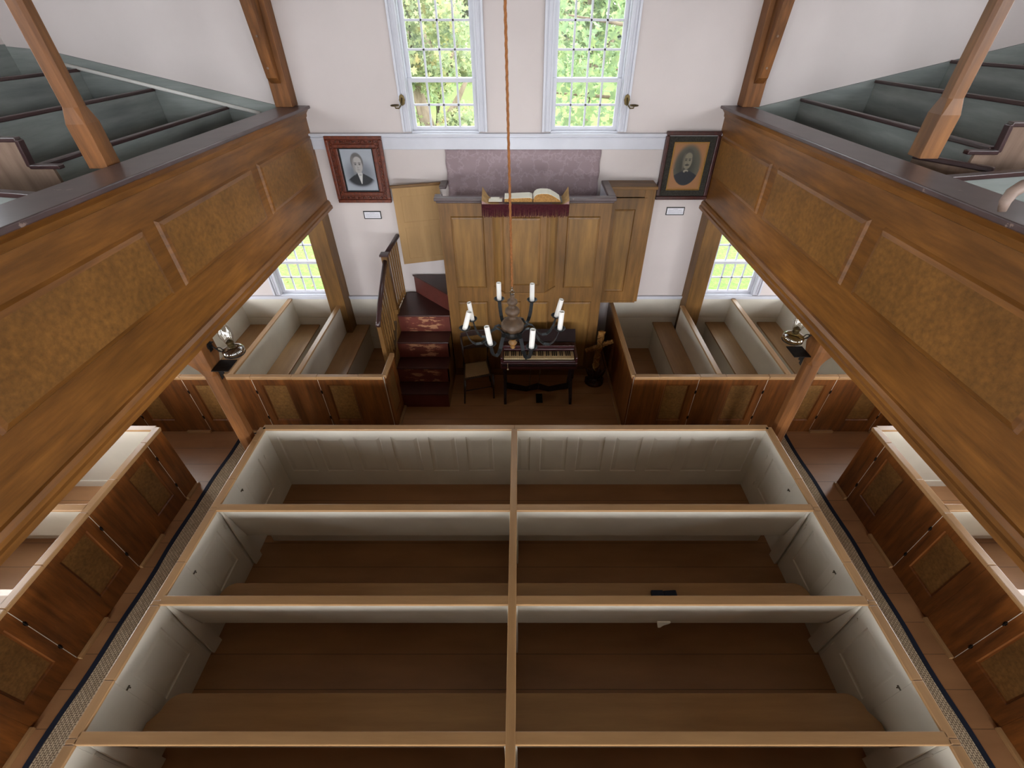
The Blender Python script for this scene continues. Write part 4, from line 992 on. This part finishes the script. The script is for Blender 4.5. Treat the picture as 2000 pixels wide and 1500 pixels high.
# ------------------------------------------------------------------ oil lamps + iron shelves
def oil_lamp(L):
    s_ = 1 if L else -1; xw = -3.009 if L else 2.949; y = 3.69 if L else 3.86; z = 2.10 if L else 2.14; xl = xw+s_*.215
    t = thing('oil_lamp', ('clear' if L else 'amber')+' glass oil lamp in black bracket on the %s gallery post' % ('left' if L else 'right'), 'oil lamp', (xl, y, z-.02), 'oil lamps on the gallery posts')
    MB().lathe([(.036, -.045), (.075, -.037), (.098, -.012), (.10, .012), (.088, .035), (.055, .05), (.034, .055)], (xl, y, z), 24).build('oil_font', 'smokeglass' if L else 'oilglass', t, 0, True)
    MB().lathe([(.022, .05), (.03, .06), (.034, .075), (.030, .09), (.036, .10), (.034, .108), (.018, .125), (.010, .13)], (xl, y, z), 20).build('burner', 'brass', t, 0, True)
    MB().lathe([(.040, .10), (.045, .125), (.060, .17), (.064, .20), (.056, .245), (.040, .295), (.031, .33), (.030, .35), (.037, .368), (.048, .376), (.0485, .379)], (xl, y, z), 28, False).build('glass_chimney', 'lampglass', t, 0, True)
    b = MB(); b.tube([(xw, y, z+.06), (xw+s_*.03, y, z+.05), (xw+s_*.06, y, z+.015), (xw+s_*.10, y, z-.015), (xw+s_*.14, y, z-.02)], .006, 8)
    b.tube([(xw+s_*.03+.001, y, z+.05), (xw+s_*.035, y, z+.10), (xw+s_*.02, y, z+.13)], .005, 8)
    cc = [(xw+s_*(.085+.025*math.cos(q)), y, z+.015+.025*math.sin(q)) for q in [math.pi*2*i/14 for i in range(12)]]; b.tube(cc, .0045, 6)
    b.tube([(xl+.094*math.cos(q), y+.094*math.sin(q), z-.027) for q in [2*math.pi*i/24 for i in range(25)]], .005, 6)
    b.tube([(xw+s_*.02, y, z+.10), (xw+s_*.055, y, z+.105)], .006, 6)
    b.build('bracket', 'blackiron', t, 0, True)
    q = MB().box(min(xw, xw+s_*.008), max(xw, xw+s_*.008), y-.025, y+.025, z+.0, z+.12); q.box(min(xw, xw+s_*.006), max(xw, xw+s_*.006), y-.035, y+.035, z+.04, z+.08); q.build('wall_plate', 'blackiron', t, .003)
    zz = 1.95 if L else 1.955; yy = 3.55 if L else 3.78
    t = thing('iron_shelf', 'small dark iron shelf on scrolled bracket, %s gallery post' % ('left' if L else 'right'), 'shelf', (xw+s_*.08, yy+.08, zz), 'iron shelves on the gallery posts')
    MB().box(xw+s_*.002, xw+s_*.17, yy, yy+.19, zz, zz+.008).build('plate', 'blackiron', t, .002)
    pp = [(0, 0), (.10, 0), (.07, -.03), (.075, -.05), (.04, -.06), (.05, -.09), (.02, -.11), (.025, -.14), (0, -.17)]
    MB().prism(pp, lambda d, z_: (xw+s_*(d+.001), yy+.085, zz+z_), lambda d, z_: (xw+s_*(d+.001), yy+.10, zz+z_)).build('bracket', 'blackiron', t, .002)
oil_lamp(True); oil_lamp(False)

# ------------------------------------------------------------------ wall sconces by the windows
for L in (True, False):
    s_ = -1 if L else 1; x = -1.475 if L else 1.345; z = 3.80; y = YW-.045
    t = thing('wall_sconce', 'small tarnished lamp bracket on the casing of the %s tall window' % ('left' if L else 'right'), 'sconce', (x, y, z), 'brackets beside the tall windows')
    m = MB(); m.prism([(math.cos(2*math.pi*i/20)*.036*(1+.08*math.cos(i*2.5)), math.sin(2*math.pi*i/20)*.062*(1+.08*math.cos(i*2.5))) for i in range(20)], lambda a, b: (x+a, y, z+b), lambda a, b: (x+a, y-.008, z+b)); m.build('back_plate', 'brass', t, .002)
    m = MB(); m.tube([(x, y-.01, z+.02), (x, y-.035, z+.01), (x+s_*.01, y-.05, z-.05), (x+s_*.04, y-.06, z-.085), (x+s_*.08, y-.07, z-.08), (x+s_*.085, y-.07, z-.05)], .008, 8); m.build('arm', 'brass', t, 0, True)
    m = MB(); c_ = (x+s_*.085, y-.07, z-.05); m.tube([(c_[0]+.048*math.cos(q), c_[1]+.048*math.sin(q), c_[2]) for q in [2*math.pi*i/24 for i in range(25)]], .007, 6)
    m.lathe([(.02, -.012), (.045, 0), (.046, .003), (.02, -.006)], c_, 20); m.build('ring_holder', 'brass', t, 0, True)

# ------------------------------------------------------------------ portraits and cards
def vcmat(name):
    m, nt, b = new_mat(name); a = nt.nodes.new('ShaderNodeVertexColor'); a.layer_name = 'Col'
    nt.links.new(a.outputs[0], b.inputs['Base Color']); b.inputs['Roughness'].default_value = .5; return m
def portrait_img(o_name, x0, x1, z0, z1, y, fn, parent):
    nx, nz = 110, 150; m = MB()
    for j in range(nz+1):
        for i in range(nx+1): m.v.append((x0+(x1-x0)*i/nx, y, z0+(z1-z0)*j/nz))
    m.f = [(j*(nx+1)+i, j*(nx+1)+i+1, (j+1)*(nx+1)+i+1, (j+1)*(nx+1)+i) for j in range(nz) for i in range(nx)]
    o = m.build(o_name, vcmat(o_name+'_ink'), parent)
    at = o.data.color_attributes.new('Col', 'FLOAT_COLOR', 'POINT')
    for k, v in enumerate(o.data.vertices):
        i, j = k % (nx+1), k//(nx+1); g = fn(i/nx, j/nz); at.data[k].color = (g[0], g[1], g[2], 1)
    return o
def sst(a, b, x): t_ = max(0, min(1, (x-a)/(b-a))); return t_*t_*(3-2*t_)
def ell(u, v, cx, cy, rx, ry, soft=.15): return 1-sst(1-soft, 1+soft, math.hypot((u-cx)/rx, (v-cy)/ry))
def mix3(a, b, t_): return tuple(a[i]*(1-t_)+b[i]*t_ for i in range(3))
def face(u, v, cx, cy, s, skin, hair, dark, mous):
    # returns list of (colour, mask)
    L_ = []
    L_.append((hair, ell(u, v, cx-.004, cy+.045*s, .135*s, .150*s, .10)))
    L_.append((skin, ell(u, v, cx+.005, cy-.02*s, .100*s, .125*s, .08)))
    L_.append((skin, ell(u, v, cx+.012, cy+.060*s, .085*s, .070*s, .15)))
    L_.append((mix3(skin, dark, .35), ell(u, v, cx-.085*s, cy-.02*s, .03*s, .12*s, .6)*.8))
    for e in (-.042, .046):
        L_.append((mix3(skin, dark, .75), ell(u, v, cx+e*s, cy+.028*s, .034*s, .009*s, .5)*.9))
        L_.append((mix3(skin, dark, .45), ell(u, v, cx+e*s, cy+.005*s, .028*s, .016*s, .7)*.8))
        L_.append((dark, ell(u, v, cx+e*s, cy+.004*s, .017*s, .009*s, .5)*.95))
    L_.append((mix3(skin, dark, .4), ell(u, v, cx-.008*s, cy-.03*s, .007*s, .035*s, .8)*.6))
    L_.append((mix3(skin, dark, .5), ell(u, v, cx+.003*s, cy-.052*s, .018*s, .006*s, .7)*.8))
    if mous: L_.append((mix3(hair, dark, .6), ell(u, v, cx+.003*s, cy-.075*s, .052*s, .016*s, .4)))
    else: L_.append((mix3(skin, dark, .6), ell(u, v, cx+.003*s, cy-.085*s, .030*s, .005*s, .6)*.9))
    L_.append((mix3(skin, dark, .3), ell(u, v, cx+.003*s, cy-.105*s, .025*s, .007*s, .8)*.5))
    return L_
def port1(u, v):
    c = (.36, .39, .44)
    c = mix3(c, (.10, .11, .13), ell(u, v, .5, .40, .42, .30, .5)*.75)
    suit = (v < .40-.14*abs((u-.5)/.36)**1.5) and ell(u, v, .5, .36, .40, .27, .1) > .4
    sm = sst(.44-.15*abs((u-.5)/.36)**1.4+.012, .44-.15*abs((u-.5)/.36)**1.4-.012, v)*ell(u, v, .5, .37, .43, .26, .16)
    c = mix3(c, (.012, .014, .018), sm)
    vs = max(0, 1-abs((u-.5)/(.012+.085*max(0, (v-.17)/.28)))) if v > .17 and v < .47 else 0
    c = mix3(c, (.55, .55, .54), sst(0, .25, vs)*sst(.44, .41, v))
    c = mix3(c, (.5, .5, .5), ell(u, v, .5, .42, .065, .05, .2))
    c = mix3(c, (.3, .3, .31), ell(u, v, .5, .385, .045, .014, .3))
    for col, mk in face(u, v, .47, .63, 1.42, (.40, .38, .37), (.13, .125, .125), (.025, .025, .025), False): c = mix3(c, col, mk)
    return c
def port2(u, v):
    base = (.30, .135, .052); d = math.hypot((u-.5)/.40, (v-.52)/.43)
    c = base
    inn = ell(u, v, .5, .52, .40, .43, .03 if v < .45 else .16)
    bg = mix3((.09, .085, .06), (.035, .033, .024), ell(u, v, .45, .5, .3, .3, .6))
    c = mix3(c, bg, inn)
    sm = sst(.42-.12*abs((u-.5)/.36)**1.5+.012, .42-.12*abs((u-.5)/.36)**1.5-.012, v)
    c = mix3(c, (.008, .009, .014), sm*inn)
    c = mix3(c, (.25, .22, .17), ell(u, v, .49, .40, .075, .035, .2)*inn)
    c = mix3(c, (.01, .01, .014), ell(u, v, .51, .37, .05, .028, .2)*inn)
    for col, mk in face(u, v, .49, .625, 1.25, (.19, .165, .115), (.06, .054, .042), (.012, .011, .01), True): c = mix3(c, col, mk*inn)
    return c
def hollow(m, x0, x1, z0, z1, w_, y0, y1, prof=None):
    m.box(x0, x1, y0, y1, z1-w_, z1).box(x0, x1, y0, y1, z0, z0+w_).box(x0, x0+w_, y0, y1, z0+w_, z1-w_).box(x1-w_, x1, y0, y1, z0+w_, z1-w_); return m
# left
px0, px1, pz0, pz1 = -2.565, -1.815, 2.55, 3.40
t = thing('portrait', 'grey portrait of a man in dark coat, carved red brown frame, left of pulpit', 'portrait', (-2.19, YW-.04, pz0))
hollow(MB(), px0, px1, pz0, pz1, .045, YW-.085, YW-.038).build('frame', 'frame_carved', t, .008)
hollow(MB(), px0+.04, px1-.04, pz0+.04, pz1-.04, .07, YW-.065, YW-.038).build('carved_band', 'frame_carved', t, .004)
hollow(MB(), px0+.095, px1-.095, pz0+.095, pz1-.095, .05, YW-.08, YW-.038).build('inner_frame', 'frame_carved', t, .01)
hollow(MB(), px0+.14, px1-.14, pz0+.14, pz1-.14, .02, YW-.058, YW-.038).build('slip', 'black', t)
m = MB(); random.seed(2)
def curl(x, z, r_, ph):
    m.tube([(x+r_*math.cos(ph+q)*(1-q/9), YW-.070, z+r_*math.sin(ph+q)*(1-q/9)) for q in [i*.6 for i in range(10)]], .0045, 5)
n1 = 17; n2 = 20
for i in range(n1):
    x = px0+.06+(px1-px0-.12)*i/(n1-1)
    for z in (pz0+.068, pz1-.068): curl(x, z, .021, i*1.7)
for i in range(1, n2-1):
    z = pz0+.06+(pz1-pz0-.12)*i/(n2-1)
    for x in (px0+.068, px1-.068): curl(x, z, .021, i*1.3)
m.build('carving', 'frame_carved', t, 0, True)
m = MB()
for i in range(1, 8):
    x = px0+.07+(px1-px0-.14)*i/8
    for z in (pz0+.068, pz1-.068): m.lathe([(.001, -.007), (.006, -.003), (.006, .003), (.001, .007)], (x, YW-.075, z), 8)
for i in range(0, 10):
    z = pz0+.07+(pz1-pz0-.14)*i/9
    for x in (px0+.068, px1-.068): m.lathe([(.001, -.007), (.006, -.003), (.006, .003), (.001, .007)], (x, YW-.075, z), 8)
so = m.build('stud', 'silver', t, 0, True); so['kind'] = 'stuff'; so['label'] = 'silvery studs of the frame'
portrait_img('picture', px0+.155, px1-.155, pz0+.155, pz1-.155, YW-.045, port1, t)
# right
qx0, qx1, qz0, qz1 = 1.915, 2.632, 2.59, 3.455
t = thing('portrait', 'brown oval portrait of a man with moustache, dark frame, right of pulpit', 'portrait', (2.27, YW-.04, qz0))
hollow(MB(), qx0, qx1, qz0, qz1, .05, YW-.085, YW-.038).build('frame', 'frame_dark', t, .01)
hollow(MB(), qx0+.045, qx1-.045, qz0+.045, qz1-.045, .085, YW-.062, YW-.038).build('inner_frame', 'frame_moss', t, .003)
hollow(MB(), qx0+.128, qx1-.128, qz0+.128, qz1-.128, .008, YW-.066, YW-.038).build('gilt_slip', 'gilt', t, .002)
hollow(MB(), qx0+.15, qx1-.15, qz0+.15, qz1-.15, .004, YW-.050, YW-.044).build('gilt_line', 'gilt', t)
portrait_img('picture', qx0+.134, qx1-.134, qz0+.134, qz1-.134, YW-.046, port2, t)
for L in (True, False):
    x0, x1, z0, z1 = (-2.27, -2.02, 2.30, 2.41) if L else (2.125, 2.385, 2.355, 2.465)
    t = thing('caption_card', 'small white caption card in black frame under the %s portrait' % ('left' if L else 'right'), 'card', ((x0+x1)/2, YW-.01, z0), 'caption cards under the portraits')
    hollow(MB(), x0, x1, z0, z1, .009, YW-.018, YW-.001).build('frame', 'black', t)
    MB().box(x0+.005, x1-.005, YW-.012, YW-.001, z0+.005, z1-.005).build('card', 'label', t)
    m = MB(); random.seed(9)
    for i in range(6):
        z = z1-.024-.0125*i; a = x0+.03; 
        if i == 0: m.box((x0+x1)/2-.035, (x0+x1)/2+.035, YW-.0128, YW-.012, z-.0018, z+.0018); continue
        while a < x1-.035:
            l_ = random.uniform(.008, .022); m.box(a, a+l_, YW-.0128, YW-.012, z-.0016, z+.0016); a += l_+.005
    m.build('lettering', 'ink', t)

# ------------------------------------------------------------------ small things
for L in (True, False):
    s_ = -1 if L else 1; x0, x1 = (-3.955, -2.96) if L else (2.87, 3.79)
    y1 = 4.62
    t = thing('aisle_runner', 'braided jute runner with navy edge along the %s aisle' % ('left' if L else 'right'), 'rug', ((x0+x1)/2, 2.2, 0))
    n = 60; f = lambda y: .010*math.sin(y*2.3+(0 if L else 1))+.006*math.sin(y*7)
    xe = x0 if L else x1; xi_ = x1 if L else x0
    m = MB(); vs = []
    for i in range(n+1):
        y = -1.0+(y1+1.0)*i/n; e = xe+s_*f(y)
        vs += [(e-s_*.045, y, .009), ((s_*(3.17 if L else 3.11)) if 3.50 < y < 3.86 else xi_, y, .009)]
    m.add(vs, [(i*2, i*2+1, i*2+3, i*2+2) for i in range(n)]); o = m.build('woven_field', 'rug', t); o.modifiers.new('t', 'SOLIDIFY').thickness = .008
    m = MB(); vs = []
    for i in range(n+1):
        y = -1.0+(y1+1.0)*i/n; e = xe+s_*f(y); vs += [(e, y, .011), (e-s_*.05, y, .011)]
    m.add(vs, [(i*2, i*2+1, i*2+3, i*2+2) for i in range(n)]); o = m.build('edge_binding', 'navy', t); o.modifiers.new('t', 'SOLIDIFY').thickness = .010
    MB().box(x0, x1, y1, y1+.045, 0, .011).build('end_binding', 'navy', t)
hb = thing('hymn_book', 'navy blue book with pale label lying on the second right centre bench', 'book', (1.33, 2.03, .436))
m = MB().box(1.23, 1.34, 1.97, 2.12, .436, .475); m.build('cover', 'navy', hb, .004)
m = MB(); m.prism([(1.345, .436), (1.46, .436), (1.465, .470), (1.45, .478), (1.345, .462)], lambda x, z: (x, 2.03, z), lambda x, z: (x, 2.12, z)); m.build('flap', 'navy', hb, .004)
MB().box(1.35, 1.405, 1.97, 2.035, .436, .452).build('label_card', 'label', hb)
m = MB(); m.prism([(1.15, .64), (1.26, .64), (1.225, .50), (1.185, .47), (1.17, .52)], lambda x, z: (x, 1.60+.3*(.64-z), z), lambda x, z: (x, 1.603+.3*(.64-z), z))
m = MB(); m.prism([(0, .64), (.11, .64), (.06, .60), (.04, .56), (.02, .56)], lambda x, z: (1.17+x, 1.745, z), lambda x, z: (1.17+x, 1.757, z)); m.box(1.17, 1.28, 1.745, 1.757, .64, .66)
tag(m.build('paper_scrap', 'paper', None), 'pale paper scrap tucked under the second right pew back', 'paper')

# ------------------------------------------------------------------ outdoors
m = MB(); n = 24
for j in range(n+1):
    for i in range(n+1): 
        x = -60+120*i/n; y = -30+150*j/n; m.v.append((x, y, -.55+(.02*max(0, y-12) if y > 12 else 0)))
m.f = [(j*(n+1)+i, j*(n+1)+i+1, (j+1)*(n+1)+i+1, (j+1)*(n+1)+i) for j in range(n) for i in range(n)]
struct(m.build('ground', 'lawn'), 'green lawn outside the church')
def leaf_shape(s):
    pts = []
    for k in range(10):
        a = math.pi/2+2*math.pi*k/10; r_ = s*(1 if k % 2 == 0 else .5); pts.append((r_*math.cos(a), r_*math.sin(a)))
    return pts
def leaves(cloud, s0, s1, seed, mat, name, parent):
    random.seed(seed); m = MB()
    for (c_, r_, cnt) in cloud:
        for i in range(cnt):
            while True:
                d = Vector((random.uniform(-1, 1), random.uniform(-1, 1), random.uniform(-1, 1)))
                if .25 < d.length < 1: break
            p = Vector(c_)+Vector((d.x*r_[0], d.y*r_[1], d.z*r_[2])); s = random.uniform(s0, s1)
            u = Vector((random.gauss(0, 1), random.gauss(0, 1), random.gauss(0, .6))).normalized(); v = u.cross(Vector((random.gauss(0, 1), random.gauss(0, 1), random.gauss(0, 1)))).normalized()
            m.add([p+u*a+v*b for a, b in leaf_shape(s)], [tuple(range(10))])
    o = m.build(name, mat, parent)
    return o
mt = thing('maple_tree', 'bright green maple tree filling the right tall window', 'tree', (3.6, 11.5, -.55))
m = MB(); m.tube([(3.6, 11.5, -.6), (3.5, 11.4, 1.5), (3.7, 11.3, 3.5), (3.4, 11.4, 7)], [.28, .22, .18, .1], 12); m.build('trunk', 'bark', mt, 0, True)
for a, b, c_ in (((3.6, 11.3, 2.6), (2.2, 10.6, 3.3), (.3, 10.0, 3.5)), ((3.6, 11.3, 3.4), (2.3, 10.4, 4.4), (.8, 9.6, 4.6)), ((3.6, 11.3, 3.2), (2.6, 10.0, 4.0), (1.6, 9.2, 3.9)), ((3.5, 11.4, 4.5), (2.5, 11.2, 5.4), (1.0, 10.6, 5.6))):
    m = MB(); m.tube([a, b, c_], [.07, .04, .012], 8); m.build('branch', 'bark', mt, 0, True)
cl = []
random.seed(21)
for i in range(46): cl.append(((random.uniform(.1, 3.6), random.uniform(9.2, 12.5), random.uniform(2.1, 6.2)), (.75, .6, .5), 48))
leaves(cl, .06, .13, 4, 'leaf_green', 'foliage', mt)['kind'] = 'stuff'
for k, (x, y, h, rr, mat, lab, tr_) in enumerate(((-4.0, 25, 6.5, 2.2, 'leaf_yellow', 'yellowing tree in the middle distance through the left tall window', 1), (-6.0, 35, 8.5, 3.4, 'leaf_dark', 'grey green tree farther back through the left tall window', 1), (3.2, 26, 8.0, 3.0, 'leaf_green', 'green tree behind the maple through the right tall window', 1), (-3.0, 16, 5.2, 1.9, 'leaf_yellow', 'small yellow green tree close outside the left tall window', 2), (12.5, 33, 8, 3.6, 'leaf_yellow', 'yellow green tree farthest right outside the tall windows', 1), (-16, 33, 8, 4, 'leaf_dark', 'grey green tree farthest left outside the tall windows', 1), (-9.0, 44, 8, 2.3, 'leaf_dark', 'pale woodland tree far out, left of the left tall window', 1), (-3.6, 44, 8, 2.3, 'leaf_yellow', 'pale woodland tree far out, right part of the left tall window', 1), (-6.3, 51, 8.6, 2.4, 'leaf_dark', 'pale woodland tree farthest out in the left tall window', 1), (3.0, 44, 8, 2.3, 'leaf_yellow', 'pale woodland tree far out, left part of the right tall window', 1), (8.4, 44, 8, 2.3, 'leaf_dark', 'pale woodland tree far out, right of the right tall window', 1), (5.7, 51, 8.6, 2.4, 'leaf_green', 'pale woodland tree farthest out in the right tall window', 1))):
    t = thing('garden_tree', lab, 'tree', (x, y, -.4), 'trees in the churchyard')
    m = MB(); m.tube([(x, y, -.6), (x+.25, y, h*.3), (x-.1, y, h*.6), (x, y, h*.9)], [.30, .24, .15, .06], 10)
    m.tube([(x+.1, y, h*.2), (x+.9, y, h*.42), (x+1.5, y, h*.6)], [.16, .12, .05], 8); m.tube([(x+.2, y, h*.24), (x-.8, y-.2, h*.45), (x-1.3, y, h*.62)], [.15, .10, .05], 8); m.build('trunk', 'bark', t, 0, True)
    random.seed(40+k); cl = []
    for i in range(26):
        a = random.uniform(0, 6.28); r_ = rr*math.sqrt(random.random())*.8; cl.append(((x+r_*math.cos(a), y+r_*math.sin(a)*.8, h*.62+random.uniform(-.36, .36)*h), (rr*.34, rr*.34, rr*.30), 75 if y > 20 else 230))
    leaves(cl, .30 if y > 40 else (.12 if y > 20 else .055), .52 if y > 40 else (.24 if y > 20 else .12), 60+k, mat, 'foliage', t)['kind'] = 'stuff'
random.seed(77); m = MB()
for i in range(700):
    x = random.uniform(-9, 9); y = random.uniform(7.2, 17); s = random.uniform(.035, .07)
    if x > 1 and random.random() < .85: continue
    a = random.uniform(0, 6.28); m.add([(x+p*math.cos(a)-q*math.sin(a), y+p*math.sin(a)+q*math.cos(a), -.53+random.uniform(0, .03)) for p, q in leaf_shape(s)], [tuple(range(10))])
tag(m.build('fallen_leaves', 'leaf_fallen'), 'orange fallen leaves scattered on the lawn outside', 'fallen leaves', None, 'stuff')
